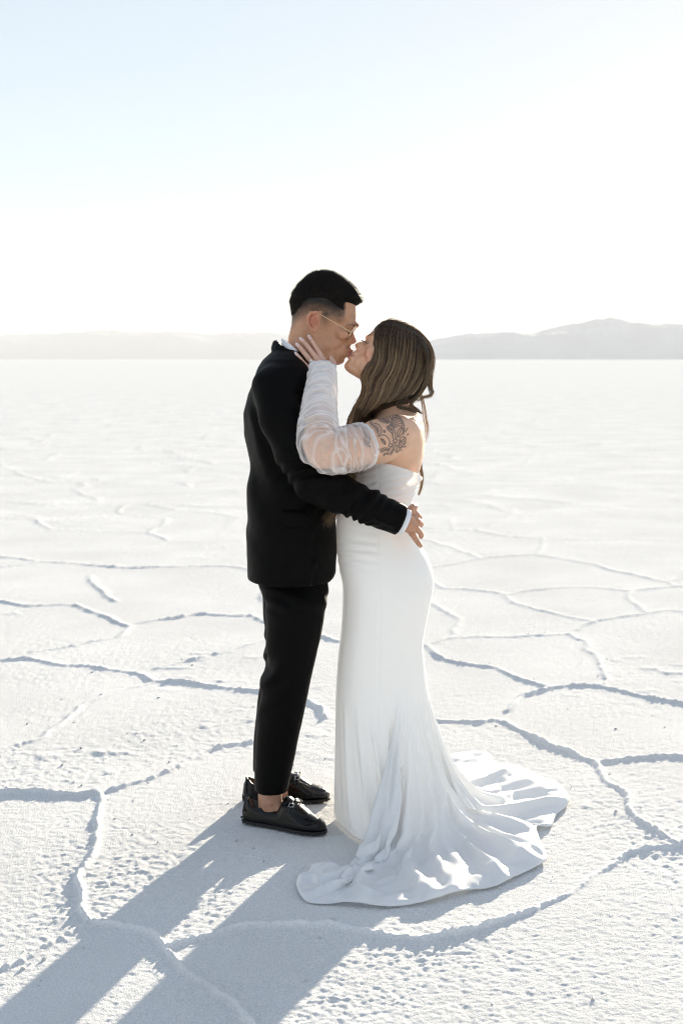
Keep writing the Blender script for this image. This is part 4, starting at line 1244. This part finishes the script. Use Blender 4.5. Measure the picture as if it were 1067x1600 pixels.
    wash += .7 * np.exp(-((X - 318) / 20) ** 2 - ((Y - 495) / 24) ** 2) + .7 * np.exp(-((X - 222) / 22) ** 2 - ((Y - 335) / 30) ** 2) + .6 * np.exp(-((X - 492) / 18) ** 2 - ((Y - 590) / 26) ** 2)
    # more line work running down under the sleeve
    for pl in ([(20,300),(60,360),(110,400),(150,470)], [(-30,330),(20,420),(80,470)], [(60,480),(110,540),(160,560)], [(-10,240),(40,270),(100,330)], [(90,420),(130,440),(140,500),(110,520),(90,470)]):
        d, _ = seg_dist2(X, Y, pl); ink = np.maximum(ink, .8 * np.exp(-(d / 14) ** 2))
    wash *= np.clip(.55 + 1.5 * noise3(v[m, 0] * 330, v[m, 1] * 330, v[m, 2] * 330, 16), 0, 1)
    k = np.clip(np.maximum(ink, wash * .9), 0, .95)[:, None]
    c[m] = c[m] * (1 - k) + np.array([.050, .056, .064]) * k
    parts.append((v, f, c))

    # left hand laid along his jaw and neck
    F = Field(P(455, 592, .0) - [.0, .075, 0], P(532, 515, .09) + [0, .0, 0], .0013)
    WR = P(504, 581, -.030)
    kn = [P(505.5, 562.5, .022), P(497.5, 564.5, .017), P(490, 569, .013), P(483, 576, .008)]
    F.cap(P(504, 596, -.055), WR, .026, .0245, .008)
    for i, q in enumerate(kn): F.cap(WR + [.004 - .004 * i, 0, 0], q, .0165, .0098, .010)
    F.ell(P(498, 573, -.006), (.021, .013, .018), .008)
    fg = [[kn[0], P(497.5, 549.5, .034), P(489.8, 536.5, .044), P(485.4, 529, .049)],
          [kn[1], P(487.5, 550.5, .027), P(478.4, 538.5, .036), P(473.2, 532.4, .041)],
          [kn[2], P(479.6, 557, .016), P(471.5, 546.5, .020), P(467, 541.2, .024)],
          [kn[3], P(474.5, 567.5, .008), P(468.4, 559.6, .010), P(464.8, 555, .013)]]
    rad = [(.0086, .0060), (.0088, .0062), (.0084, .0060), (.0074, .0052)]
    ends = []
    for q, r in zip(fg, rad): ends.append(finger(F, q, *r, k=.0035))
    th = finger(F, [P(516, 578, -.016), P(520, 572, -.006), P(519.6, 566, .006), P(518, 561, .014)], .0125, .0072)
    for a in kn: F.ell(a + [.0, -.0045, .0], (.0078, .005, .0078), .005)
    v, f = F.mesh(); v = relax(v, f, 1, .35)
    c = np.repeat(np.array([[.66, .42, .315]]), len(v), 0) * shade_noise(v, 140, .07, 17)[:, None]
    for e in ends + [th]:
        for j in (0, 2, 4):
            g = np.exp(-((v - e[j]) ** 2).sum(1) / .009 ** 2)[:, None]; c *= 1 - g * np.array([.02, .13, .12])
    hand = (v, f, c); parts.append(hand)
    v, f, c = join(parts); f = weld(v, f, parts, 1)
    keep(mesh_obj('body', v, f, M['skin_fair'], col=c), bride)
    # almond nails
    for e, wd in zip(ends, (.0052, .0054, .0051, .0044)):
        d = e[-1] - e[-2]; d /= np.linalg.norm(d)
        up = np.array([0, -1, 0.]) + .25 * np.array([d[2], 0, -d[0]])
        r = .0052
        b = e[-1] - d * .004 + np.array([0, -r, 0]); t = e[-1] + d * .0155 + np.array([0, -r * .55, 0])
        vv, ff, cc = nail(b, t, up, wd); keep(mesh_obj('fingernail', vv, ff, M['nail'], col=cc), bride)
    d = th[-1] - th[-2]; d /= np.linalg.norm(d)
    vv, ff, cc = nail(th[-1] - d * .005 + [0.002, -.0065, 0], th[-1] + d * .013 + [0.001, -.004, 0], (.4, -1, 0), .0056); keep(mesh_obj('fingernail', vv, ff, M['nail'], col=cc), bride)
    # ring with a round stone
    c0 = kn[2] * .62 + np.array(fg[2][1]) * .38; ax = np.array(fg[2][1]) - kn[2]; ax /= np.linalg.norm(ax)
    R = frame(ax, (0, -1, 0))
    ring = [c0 + R @ np.array([.0096 * cos(a), .0096 * sin(a), 0]) for a in np.linspace(0, 2 * pi, 25)]
    vv, ff, _ = tubes([ring], [np.full(25, .0015)], 8, False)
    rg = keep(mesh_obj('ring', vv, ff, M['gold']), bride)
    s0 = c0 + R @ np.array([.0118, 0, 0]); nrm = R[:, 0]; Rs = frame(nrm, ax)
    vs_, fs = [], []
    for (r, h) in ((.0018, .0022), (.0032, .0010), (.0032, .0006), (.0002, -.0020)):
        for k in range(12): vs_.append(s0 + Rs @ np.array([r * 1.5 * cos(k * pi / 6), r * 1.5 * sin(k * pi / 6), h * 1.3]))
    fs = [tuple(q) for q in grid_faces(4, 12, True)] + [tuple(range(12))]
    keep(mesh_obj('gemstone', vs_, fs, M['stone'], smooth=False), rg)
    # lashes
    for s in (-1, 1):
        pa, rr = [], []
        for i in range(15):
            t = i / 14
            b = P(570.2 + 6.2 * t, 533.6 + 3.2 * t, YW) + np.array([-.002, s * (.022 + .018 * t), 0])
            tip = b + np.array([-.0105 + .003 * t, s * .004 * t, .0065 - .003 * t])
            mid = (b + tip) / 2 + np.array([-.001, 0, -.0018])
            pa.append(catmull([b, mid, tip], 6)); rr.append(np.linspace(.00075, .0002, 6))
        pa.append(np.array([P(570 + 6.6 * t, 533.8 + 3.4 * t, YW) + [-.0015, s * (.021 + .020 * t), 0] for t in np.linspace(0, 1, 6)])); rr.append(np.full(6, .0010))
        vv, ff, _ = tubes(pa, rr, 4)
        keep(mesh_obj('eyelashes', vv, ff, M['lash'], kind='stuff'), bride)
    return head
woman_body()

def woman_sleeve():
    ctr = catmull([P(568, 696, -.098), P(558, 698.6, -.114), P(543, 702, -.138), P(515, 705, -.178), P(499.5, 697, -.188), P(497, 680, -.168), P(498, 645, -.122), P(502, 605, -.070), P(504, 574, -.026)], 260)
    rad = np.interp(np.linspace(0, 1, 260), [0, .12, .3, .45, .52, .62, .75, .9, 1], [.0705, .0685, .0655, .0600, .0585, .0520, .0475, .0420, .0395])
    t = np.gradient(ctr, axis=0); t /= np.linalg.norm(t, axis=1)[:, None]
    up = np.array([0, -1, 0.]); a = np.cross(t, up); a /= np.linalg.norm(a, axis=1)[:, None]; b = np.cross(t, a)
    # parallel transport to avoid a twist at the bend
    a2 = [a[0]]
    for i in range(1, len(t)):
        q = a2[-1] - (a2[-1] @ t[i]) * t[i]; a2.append(q / np.linalg.norm(q))
    a = np.array(a2); b = np.cross(t, a)
    nth = 150
    th = np.linspace(0, 2 * pi, nth, endpoint=False)
    s = np.arange(260)[:, None] / 259.0
    S_ = s * 62 + 2.2 * np.sin(th)[None] * 1 + 1.1 * np.sin(2 * th + 1)[None]
    n1 = noise2(S_ * .55 + 3 * noise2(np.cos(th)[None] * 1.4 + s * 9, np.sin(th)[None] * 1.4 + s * 5, 91), np.cos(th)[None] * 1.1 + 5 + 0 * S_, 92) + noise2(S_ * .55 + 31, np.sin(th)[None] * 1.1 + 0 * S_, 93)
    rid = 1 - np.abs(n1) * 2.6
    ruche = np.interp(s, [0, .06, .25, .45, .6, 1], [.55, .8, .9, .9, 1.0, .9])
    disp = ruche * (.0070 * np.clip(rid, -.4, 1) + .0016 * noise2(S_ * 2.4, th[None] * 3 + 0 * S_, 94))
    # inner bend bunches
    r = rad[:, None] + disp
    pts = ctr[:, None] + r[..., None] * (np.cos(th)[None, :, None] * a[:, None] + np.sin(th)[None, :, None] * b[:, None])
    # turned-in edges
    e0 = ctr[0] + (pts[0] - ctr[0]) * .93 + t[0] * .006; e1 = ctr[-1] + (pts[-1] - ctr[-1]) * .90 - t[-1] * .006
    pts = np.concatenate([e0[None], pts, e1[None]], 0)
    dense = np.interp(s, [0, .02, .05, .2, .4, .52, .62, 1], [.85, .55, .24, .18, .24, .58, .80, .85]) + 1.0 * np.clip(rid - .50, 0, 1) + .10 * noise2(S_ * 1.5, th[None] * 2 + 0 * S_, 95)
    dense = np.clip(np.concatenate([dense[:1], dense, dense[-1:]], 0), 0, 1)
    nr = pts.shape[0]
    keep(mesh_obj('sleeve', pts.reshape(-1, 3), grid_faces(nr, nth, True), M['tulle'], attrs={'dense': dense.ravel()}), bride)
woman_sleeve()

def woman_hair():
    poly = [(584,513.5),(590,507),(600,501.5),(612,499.5),(626,503),(640,508.5),(652,516.5),(662,526),(669.5,536),(673,548),(674,562),(672,585),(667,604),(658,617),(646,627),(632,633),(612,638.5),(590,644),(572,652),(560,663),(552,676),(542,690),(541,672),(544.5,655),(552,637),(560,622),(566,608),(566,597),(562.5,588),(564,577),(572,567),(578,558),(580.5,547),(581,535),(581.5,523)]
    W = [(620,545,.080),(600,530,.074),(590,560,.076),(640,540,.074),(655,560,.066),(640,590,.072),(610,600,.078),(585,600,.080),(590,625,.092),(565,630,.09),(555,665,.13),(620,625,.088),(585,515,.055),(610,505,.06),(545,680,.15)]
    R = [(620,550,.072),(585,530,.022),(575,570,.022),(570,600,.03),(560,630,.03),(550,665,.02),(600,635,.03),(650,620,.03),(665,560,.05),(600,510,.045)]
    H = Profile(poly, W, R, YW)
    F = Field(P(538, 694, YW) + [0, -.17, 0], P(678, 496, YW) + [0, .12, 0], .0026)
    F.put(F.lo, F.lo + F.h * F.n, H.fn(), .002)
    # hollow out the face side
    v, f = F.mesh(); v = relax(v, f, 2, .5)
    c = np.repeat(np.array([[.040, .026, .017]]), len(v), 0)
    keep(mesh_obj('hair', v, f, M['hair_brown'], col=c), bride)
    # strands: each follows a blend of two guides over the surface of the mass
    guides = [
     [(597,503),(585,518),(581,534),(580.5,548),(577,560),(568,573),(563,587),(567,600),(563,616),(553,636),(545.5,653),(542,676)],
     [(603,501),(592,520),(588,540),(587,556),(582,570),(573,585),(571,600),(572,612),(565,628),(555,645),(548,662),(543,680)],
     [(610,500),(603,522),(600,545),(599,562),(594,578),(585,592),(582,606),(578,620),(568,637),(558,652),(551,668),(546,684)],
     [(620,501.5),(616,525),(614,548),(612,566),(606,583),(596,598),(592,612),(585,627),(573,641),(563,655),(555,668),(549,684)],
     [(632,505.5),(631,528),(629,551),(626,570),(619,588),(610,603),(603,617),(592,632),(579,645),(567,658),(558,671),(552,684)],
     [(645,512),(646,533),(644,555),(640,574),(633,592),(625,606),(615,620),(601,634),(586,645.5),(572,656),(562,668),(555,682)],
     [(656,520),(659,540),(658,560),(654,580),(647,597),(638,611),(626,624),(610,636),(594,645),(579,653),(566,664),(557,679)],
     [(665,530),(669,548),(669,566),(666,586),(660,602),(651,615),(638,627),(622,635.5),(604,642),(586,649),(570,659),(559,674)]]
    Gd = [catmull(np.array(g, float), 30) for g in guides]
    paths, rads, cols = [], [], []
    rg = np.random.default_rng(5)
    N = 4300
    for i in range(N):
        q = rg.uniform(0, 6.999); k = int(q); w = q - k
        clump = round(q * 9) / 9
        q2 = q * .45 + clump * .55 if rg.random() < .75 else q
        k = min(int(q2), 6); w = q2 - k
        g = Gd[k] * (1 - w) + Gd[k + 1] * w
        n0 = int(rg.integers(0, 6)) if rg.random() < .5 else 0
        n1 = 30 - (int(rg.integers(0, 9)) if rg.random() < .35 else 0)
        g = g[n0:n1].copy(); tt = np.linspace(0, 1, len(g))
        ph = rg.uniform(0, 6.3); am = rg.uniform(.2, 1.6)
        wav = 2.6 * np.sin(tt * 10.5 + clump * 1.9) * sstep(.15, .6, tt) + am * np.sin(tt * 13 + ph) * 1.0 * tt
        g[:, 0] += wav; g[:, 1] += .5 * am * np.cos(tt * 11 + ph)
        x = (g[:, 0] - 533.5) * (DIST + YW) / FOC; z = EYE - (g[:, 1] - 562) * (DIST + YW) / FOC
        out = rg.uniform(-.001, .0045) + .0035 * sin(clump * 40)
        y = H.depth(x, z, out) + 0
        # perspective: keep the path where the photo shows it when it lies nearer than the middle plane
        x = x * (DIST + y) / (DIST + YW); z = EYE + (z - EYE) * (DIST + y) / (DIST + YW)
        p = np.stack([x, y, z], 1)
        p[:, 1] = np.convolve(np.pad(p[:, 1], 2, 'edge'), np.ones(5) / 5, 'valid')
        if not np.isfinite(p).all(): continue
        paths.append(p)
        r = rg.uniform(.00032, .00078); rads.append(r * np.interp(tt, [0, .1, .8, 1], [.8, 1, 1, .3]))
        tone = np.clip(.5 + .5 * noise2(np.array([clump * 6.0]), np.array([0.5]), 97)[0] * 2 + rg.normal(0, .22), 0, 1)
        dark = np.array([.080, .047, .027]); lite = np.array([.72, .51, .31]) if rg.random() < .45 else np.array([.38, .25, .15])
        cols.append((dark, lite, tone))
    # wisps: back of the head lit by the sun, flyaways, curl over the back, lock hanging below the arm and behind the waist
    def lock(pts, n, spread, r0, tone, taper=.5, depthj=.008):
        base = catmull(np.array(pts, float), 24)
        for _ in range(n):
            tt = np.linspace(0, 1, 24)
            off = rg.normal(0, 1, 3) * np.array([spread, depthj, spread]); ph = rg.uniform(0, 6.3)
            p = base + off * np.interp(tt, [0, .5, 1], [.5, 1, taper])[:, None] + np.stack([.002 * np.sin(tt * 9 + ph) * tt, .002 * np.cos(tt * 7 + ph) * tt, 0 * tt], 1)
            paths.append(p); rads.append(r0 * rg.uniform(.6, 1.2) * np.interp(tt, [0, .1, .7, 1], [.7, 1, .9, .25]))
            cols.append((np.array([.06, .04, .025]), np.array([.55, .38, .22]), np.clip(tone + rg.normal(0, .25), 0, 1)))
    lock([P(652, 517, .10), P(668, 536, .10), P(675, 560, .10), P(672, 588, .10), P(672, 606, .09), P(675, 613, .08), P(672, 618.5, .075), P(663, 620, .07), P(652, 626, .06)], 70, .0045, .0006, .6)
    lock([P(660, 540, .06), P(670, 570, .05), P(664, 600, .05), P(650, 622, .05), P(640, 632, .04), P(650, 640, .05), P(658, 646, .08)], 90, .004, .0007, .4)
    lock([P(640, 610, .17), P(645, 650, .19), P(652, 690, .20), P(655.5, 725, .19), P(659, 745, .18), P(658, 760, .17), P(654, 773, .16)], 90, .0040, .0006, .8)
    lock([P(650, 600, .10), P(660, 625, .11), P(664, 650, .115), P(667, 672, .12), P(664, 690, .12)], 22, .004, .0005, .9, 1.0)
    lock([P(560, 640, -.02), P(552, 680, -.01), P(549, 720, .00), P(548, 745, -.02), P(540, 770, -.035), P(522, 800, -.055), P(512, 815, -.07)], 220, .007, .0007, .45, 1.2)
    lock([P(545, 720, .02), P(549, 738, .00), P(551, 750, -.01), P(546, 764, -.02)], 90, .005, .0007, .5)
    lock([P(636, 622, -.0), P(620, 634, -.03), P(640, 640, -.02), P(652, 646, .02)], 60, .0035, .0006, .3)
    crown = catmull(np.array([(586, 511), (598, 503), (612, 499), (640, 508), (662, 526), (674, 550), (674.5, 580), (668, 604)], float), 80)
    for _ in range(420):                                                          # short flyaways off the outline, golden rim glow painted in by lighter colours
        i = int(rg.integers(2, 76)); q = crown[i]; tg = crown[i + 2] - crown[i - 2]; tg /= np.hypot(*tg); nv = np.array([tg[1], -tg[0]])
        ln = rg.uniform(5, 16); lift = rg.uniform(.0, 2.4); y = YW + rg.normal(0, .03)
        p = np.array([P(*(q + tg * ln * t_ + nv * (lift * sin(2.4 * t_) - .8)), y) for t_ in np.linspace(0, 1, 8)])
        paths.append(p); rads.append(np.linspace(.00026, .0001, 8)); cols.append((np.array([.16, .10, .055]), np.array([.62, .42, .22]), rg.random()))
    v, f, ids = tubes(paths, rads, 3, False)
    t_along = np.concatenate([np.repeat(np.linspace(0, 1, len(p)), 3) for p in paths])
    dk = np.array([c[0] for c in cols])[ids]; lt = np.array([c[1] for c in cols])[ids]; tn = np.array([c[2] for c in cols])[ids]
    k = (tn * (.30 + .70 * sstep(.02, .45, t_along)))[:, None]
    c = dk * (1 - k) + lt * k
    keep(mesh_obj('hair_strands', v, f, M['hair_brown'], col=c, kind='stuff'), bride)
woman_hair()

# ------------------------------------------------------------------ the gown
GOWN_ROWS = [(722, 553, 659, YW, .158), (735, 550, 656.5, YW, .152), (750, 547, 650, YW, .142), (770, 541, 646.5, YW, .130), (784, 535, 643.5, YW, .125), (800, 528, 645, YW, .128), (825, 525, 650, YW, .138), (850, 525, 657, YW, .150), (870, 527, 668, YW, .160), (894, 531, 676.5, YW, .170), (914, 535, 677.5, YW, .172), (940, 535.5, 672.5, YW, .168),
             (970, 533.5, 666.5, YW, .160), (1005, 530, 661.5, YW, .153), (1044, 526.5, 664.5, YW, .150), (1080, 524.5, 668, YW, .152)]
HEM = [((524,1281),1.00),((527,1288),1.04),((536,1296),1.09),((552,1309),1.16),((574,1319),1.26),((602,1325),1.38),((628,1327),1.47),((640,1334),1.505),((624,1345),1.53),((596,1351),1.555),((572,1357),1.575),((552,1360),1.585),((524,1356),1.596),((500,1352),1.606),((482,1355),1.616),((467,1372),1.63),((464,1388),1.64),((470,1402),1.65),((484,1412),1.66),((526,1414),1.68),((574,1418),1.705),((612,1419),1.725),((668,1412),1.755),((720,1399),1.785),((768,1388),1.815),((815,1369),1.85),((845,1353),1.87),((853,1343),1.885),
       ((846,1328),1.90),((836,1306),1.915),((834,1296),1.925),((848,1295),1.94),((862,1291),1.955),((871,1274),1.975),((884,1262),1.99),((889,1251),2.005),((879,1235),2.035),((849,1218),2.07),((806,1200),2.12),((772,1192),2.16),((759,1179),2.20),((716,1180),2.26),((684,1186),2.32),((650,1200),2.42),((600,1225),2.60),((560,1250),2.78),((535,1270),2.92)]
NCOL, NROW = 220, 72
def gown_surface():
    kx = np.linspace(1, 3, 801); kd = np.interp(kx, [1.0, 1.5, 1.56, 1.67, 1.72, 2.1, 2.3, 2.5, 3.0], [.9, 1.0, 3.2, 3.2, 1.8, 1.7, 1.2, .6, .8])
    kc = np.r_[0, np.cumsum((kd[1:] + kd[:-1]) / 2)]; kc /= kc[-1]
    th = pi * np.interp(np.arange(NCOL) / NCOL, kc, kx)         # front, near side, back, far side; closer set where the train spreads
    n = 2.25
    ce, se = np.cos(th), np.sin(th)
    sx = np.sign(ce) * np.abs(ce) ** (2 / n); sy = np.sign(se) * np.abs(se) ** (2 / n)
    R = np.array([(P(0, r[0], r[3])[2], P(r[1], r[0], r[3])[0], P(r[2], r[0], r[3])[0], r[3], r[4]) for r in GOWN_ROWS])
    zs = np.linspace(R[0, 0], R[-1, 0], 150)
    ar = R[::-1]
    def smooth_interp(z, col):
        t = np.interp(z, ar[:, 0], np.arange(len(ar)))
        c = catmull(ar[:, [0, col]], 400)
        return np.interp(z, c[:, 0], c[:, 1])
    x0 = smooth_interp(zs, 1); x1 = smooth_interp(zs, 2); b = smooth_interp(zs, 4)
    X = (x0 + x1)[:, None] / 2 + (x1 - x0)[:, None] / 2 * sx[None]
    Y = YW + b[:, None] * sy[None]
    Z = np.repeat(zs[:, None], NCOL, 1)
    top = np.interp(th / pi, [1.0, 1.25, 1.5, 1.75, 2.0, 2.25, 2.5, 2.75, 3.0], [P(0, 716, YW)[2], P(0, 712, YW)[2], P(0, 724, .0)[2], P(0, 737, .03)[2], P(0, 747, YW)[2], P(0, 737, .2)[2], P(0, 722, .2)[2], P(0, 712, YW)[2], P(0, 716, YW)[2]])
    k = ((zs[0] - Z) / (zs[0] - zs[-1]))
    Z = np.where(k < .15, Z + (top - zs[0])[None] * (1 - k / .15), Z)
    # pulled wrinkles at the waist and the draped bodice, side seam
    px = 533.5 + X * FOC / (DIST + Y); py = 562 + (EYE - Z) * FOC / (DIST + Y)
    near = (np.sin(th) < .2)[None]
    w = np.exp(-((px - 556) / 26) ** 2) * np.exp(-((py - 862) / 26) ** 2) * near
    d = .0042 * w * np.sin((py - 862 - .12 * (px - 556)) * .42 + 1.3 * noise2(px / 18, py / 18, 101))
    bo = sstep(790, 770, py)
    d += .0030 * bo * np.sin(py * .55 + .16 * px + 3.5 * noise2(px / 25, py / 14, 102))
    d += .0035 * fbm2(px / 60, py / 85, 2, 103) * (1 - bo)
    seam = np.interp(py, [720, 850, 1000, 1080], [590, 594, 592, 590])
    d += -.0016 * np.exp(-((px - seam) / 1.3) ** 2) * near
    nx, ny = sx / np.hypot(sx, sy), sy / np.hypot(sx, sy)
    X = X + d * nx; Y = Y + d * ny
    upper = np.stack([X, Y, Z], -1)
    # skirt below the knee and the train
    ring = upper[-1]; slope = (upper[-1] - upper[-6]) ; slope /= np.linalg.norm(slope, axis=1)[:, None]
    keys = np.array([h[1] for h in HEM] + [3.0]); hp = np.array([G(*h[0])[:2] for h in HEM] + [G(*HEM[0][0])[:2]])
    tht = th / pi
    dense = catmull(np.c_[keys * .6, hp], 1400)
    hem = np.stack([np.interp(tht, dense[:, 0] / .6, dense[:, 1]), np.interp(tht, dense[:, 0] / .6, dense[:, 2])], 1)
    NR = NROW
    t = np.linspace(0, 1, NR + 1)[1:]
    hd = np.linalg.norm(hem - ring[:, :2], axis=1)
    z0 = ring[:, 2]
    far = sstep(.10, .55, hd)
    P0 = ring; lift = sstep(1.5, 1.62, tht) * sstep(2.35, 2.2, tht)
    wav = noise2(tht * 26, tht * 0, 121)
    out = hem - ring[:, :2]; out /= np.linalg.norm(out, axis=1)[:, None]
    hem = hem + out * (.014 * noise2(tht * 34, tht * 0 + 3, 122) * lift)[:, None]
    P3 = np.c_[hem, .004 + lift * (.016 * np.maximum(wav - .05, 0) + .006 * np.maximum(noise2(tht * 60, tht * 0 + 7, 123), 0))]
    P1 = P0 + slope * (.20 + .05 * far)[:, None]; P1[:, :2] += (hem - ring[:, :2]) * (.10 + .04 * far)[:, None]
    fr = (.55 - .22 * far)[:, None]
    P2 = np.c_[ring[:, :2] + (hem - ring[:, :2]) * fr, .11 - .095 * far]
    flap = np.exp(-((tht - 1.622) / .042) ** 4)[:, None]
    q2 = np.array([*G(612, 1388)[:2], .012]); q1 = np.array([*G(606, 1342)[:2], .10])
    P2 = P2 * (1 - flap) + (q2 + np.array([.10, .01, 0]) * ((tht - 1.622) / .05)[:, None]) * flap
    P1 = P1 * (1 - .85 * flap) + (q1 + np.array([.05, 0, 0]) * ((tht - 1.622) / .05)[:, None]) * .85 * flap
    back = (sstep(1.70, 1.85, tht) * sstep(2.40, 2.25, tht))[:, None]
    dn = P0 + slope * .30; dn[:, :2] += (hem - ring[:, :2]) * .02
    b2 = np.c_[ring[:, :2] + (hem - ring[:, :2]) * .20, np.full(NCOL, .02)]
    P1 = P1 * (1 - .9 * back) + dn * .9 * back; P2 = P2 * (1 - .9 * back) + b2 * .9 * back
    T = t[:, None, None]
    S = (1 - T) ** 3 * P0 + 3 * (1 - T) ** 2 * T * P1 + 3 * (1 - T) * T ** 2 * P2 + T ** 3 * P3
    return upper, S, hd, tht

def settled_train():
    """let the skirt below the knee fall and settle on the ground as cloth, hem and knee held"""
    upper, S, hd, tht = gown_surface()
    V = np.concatenate([upper[-4:], S], 0); nr = len(V)
    t = np.r_[np.zeros(4), np.linspace(0, 1, NROW + 1)[1:]]
    pert = np.abs(.012 * fbm2(np.repeat(tht[None] * 14, nr, 0), np.repeat(t[:, None] * 3, NCOL, 1), 3, 5)) * (sstep(.3, 1, t) * (1 - sstep(.93, 1, t)))[:, None]
    folds = [(1.20,.03,.010),(1.335,.03,.010),(1.545,.012,.02),(1.585,.007,.022),(1.605,.006,.020),(1.627,.007,.026),(1.648,.006,.022),(1.667,.008,.02),(1.70,.012,.026),(1.735,.010,.024),(1.765,.012,.030),(1.80,.012,.03),(1.835,.012,.026),(1.865,.010,.026),(1.90,.012,.03),(1.945,.012,.032),(1.985,.014,.03),(2.03,.016,.03),(2.08,.016,.03),(2.13,.016,.028),(2.19,.018,.024),(2.28,.03,.018)]
    A = np.zeros(V.shape[:2])
    for i, (c, w, a) in enumerate(folds):
        cen = c + .014 * np.sin(t * 5 + i * 1.7) * t + .008 * np.sin(t * 11 + i)
        env = a * np.interp(t, [0, .1, .45, .8, .93, 1], [0, .25, .9, 1.0, .7, .1])
        A += env[:, None] * np.exp(-((tht[None] - cen[:, None]) / (w * 1.1)) ** 2)
    dS = np.gradient(V, axis=0); dC = np.roll(V, -1, 1) - np.roll(V, 1, 1)
    nm = np.cross(dC, dS); nm /= np.linalg.norm(nm, axis=2)[..., None] + 1e-9
    nm *= np.sign(nm[..., 2] + (nm[..., :2] * (V[..., :2] - np.array([V[0, :, 0].mean(), YW]))).sum(2) * 2)[..., None]
    V = V + nm * (A * 1.15 + pert)[..., None]
    V[..., 2] = np.maximum(V[..., 2], .005)
    o = mesh_obj('cloth', V.reshape(-1, 3), grid_faces(nr, NCOL, True))
    vg = o.vertex_groups.new(name='held')
    idx = np.arange(nr * NCOL).reshape(nr, NCOL)
    vg.add([int(q) for r in (0, 1, 2, 3, 4, nr - 1) for q in idx[r]], 1.0, 'REPLACE')
    vs_ = o.vertex_groups.new(name='slack')
    for c in range(NCOL):
        wt = float(np.interp(tht[c], [1.0, 1.42, 1.56, 1.88, 1.96, 2.2, 2.5, 3.0], [.95, .95, .05, .1, .5, .5, .75, .95]))
        vs_.add([int(q) for q in idx[:, c]], wt, 'REPLACE')
    fl = mesh_obj('rest', np.array([[-4, -4, 0], [4, -4, 0], [4, 4, 0], [-4, 4, 0]]), [(0, 1, 2, 3)], smooth=False)
    fl.modifiers.new('touch', 'COLLISION')
    fl.collision.thickness_outer = .003; fl.collision.cloth_friction = 30; fl.collision.damping = .9
    md = o.modifiers.new('fall', 'CLOTH'); s = md.settings
    s.quality = 7; s.mass = .15; s.air_damping = 2
    s.tension_stiffness = s.compression_stiffness = 25; s.shear_stiffness = 8; s.bending_stiffness = .15
    s.tension_damping = s.compression_damping = 15; s.shear_damping = 10; s.bending_damping = 1.0
    s.vertex_group_mass = 'held'; s.shrink_min = -.095; s.shrink_max = 0.0; s.vertex_group_shrink = 'slack'; s.pin_stiffness = 2
    md.collision_settings.distance_min = .004; md.collision_settings.use_self_collision = False
    md.point_cache.frame_end = 27
    for fr in range(1, 28): SC.frame_set(fr)
    ev = o.evaluated_get(bpy.context.evaluated_depsgraph_get()); me = ev.to_mesh()
    co = np.empty(nr * NCOL * 3, np.float32); me.vertices.foreach_get('co', co); ev.to_mesh_clear()
    for q in (o, fl): bpy.data.objects.remove(q, do_unlink=True)
    SC.frame_set(1)
    return upper, co.reshape(nr, NCOL, 3).astype(float)

def finer(a, closed):
    """twice as many points along the first axis, on a smooth curve"""
    if closed: p0, p1, p2, p3 = np.roll(a, 1, 0), a, np.roll(a, -1, 0), np.roll(a, -2, 0)
    else:
        e = np.concatenate([2 * a[:1] - a[1:2], a, 2 * a[-1:] - a[-2:-1]], 0); p0, p1, p2, p3 = e[:-3], e[1:-2], e[2:-1], e[3:]
    mid = (-p0 + 9 * p1 + 9 * p2 - p3) / 16
    out = np.empty((len(p1) + len(mid),) + a.shape[1:]); out[0::2] = p1; out[1::2] = mid
    return out if closed else np.concatenate([out, a[-1:]], 0)

def gown_mesh():
    upper, C = settled_train()
    for _ in range(1):                               # iron out the finest facets
        C[1:-1] = C[1:-1] * .6 + (C[:-2] + C[2:]) * .2
        C = C * .7 + (np.roll(C, 1, 1) + np.roll(C, -1, 1)) * .15
    V = np.concatenate([upper[:-5], C[1:]], 0)
    a = V[132:158].copy(); k = np.clip(1 - np.abs(np.arange(26) - 13) / 13, 0, 1)[:, None, None]
    b = a.copy()
    for _ in range(25): b[1:-1] = b[1:-1] * .5 + (b[:-2] + b[2:]) * .25
    V[132:158] = a * (1 - k) + b * k
    lower = finer(V[130:], False)
    V = np.concatenate([V[:130], lower], 0)
    V = finer(V.transpose(1, 0, 2), True).transpose(1, 0, 2)
    nr, nc = V.shape[:2]
    t = np.clip((np.arange(nr) - 140) / (nr - 141), 0, 1)[:, None]
    th = np.arange(nc)[None] / nc
    V[..., 2] += sstep(.75, 1, t) * (-.001 + .003 * np.maximum(noise2(th * 210 + 0 * t, t * 5 + 0 * th, 114), 0)) + .002 * sstep(.1, .5, t)
    # a narrow turned hem
    last = V[-1]; inn = last + (V[-3] - last) * .8; inn[:, 2] -= .0025; low = last.copy(); low[:, 2] -= .0025
    V = np.concatenate([V, low[None], inn[None]], 0)
    return V.reshape(-1, 3), grid_faces(V.shape[0], nc, True)
v, f = gown_mesh()
keep(mesh_obj('gown', v, f, M['satin']), bride)
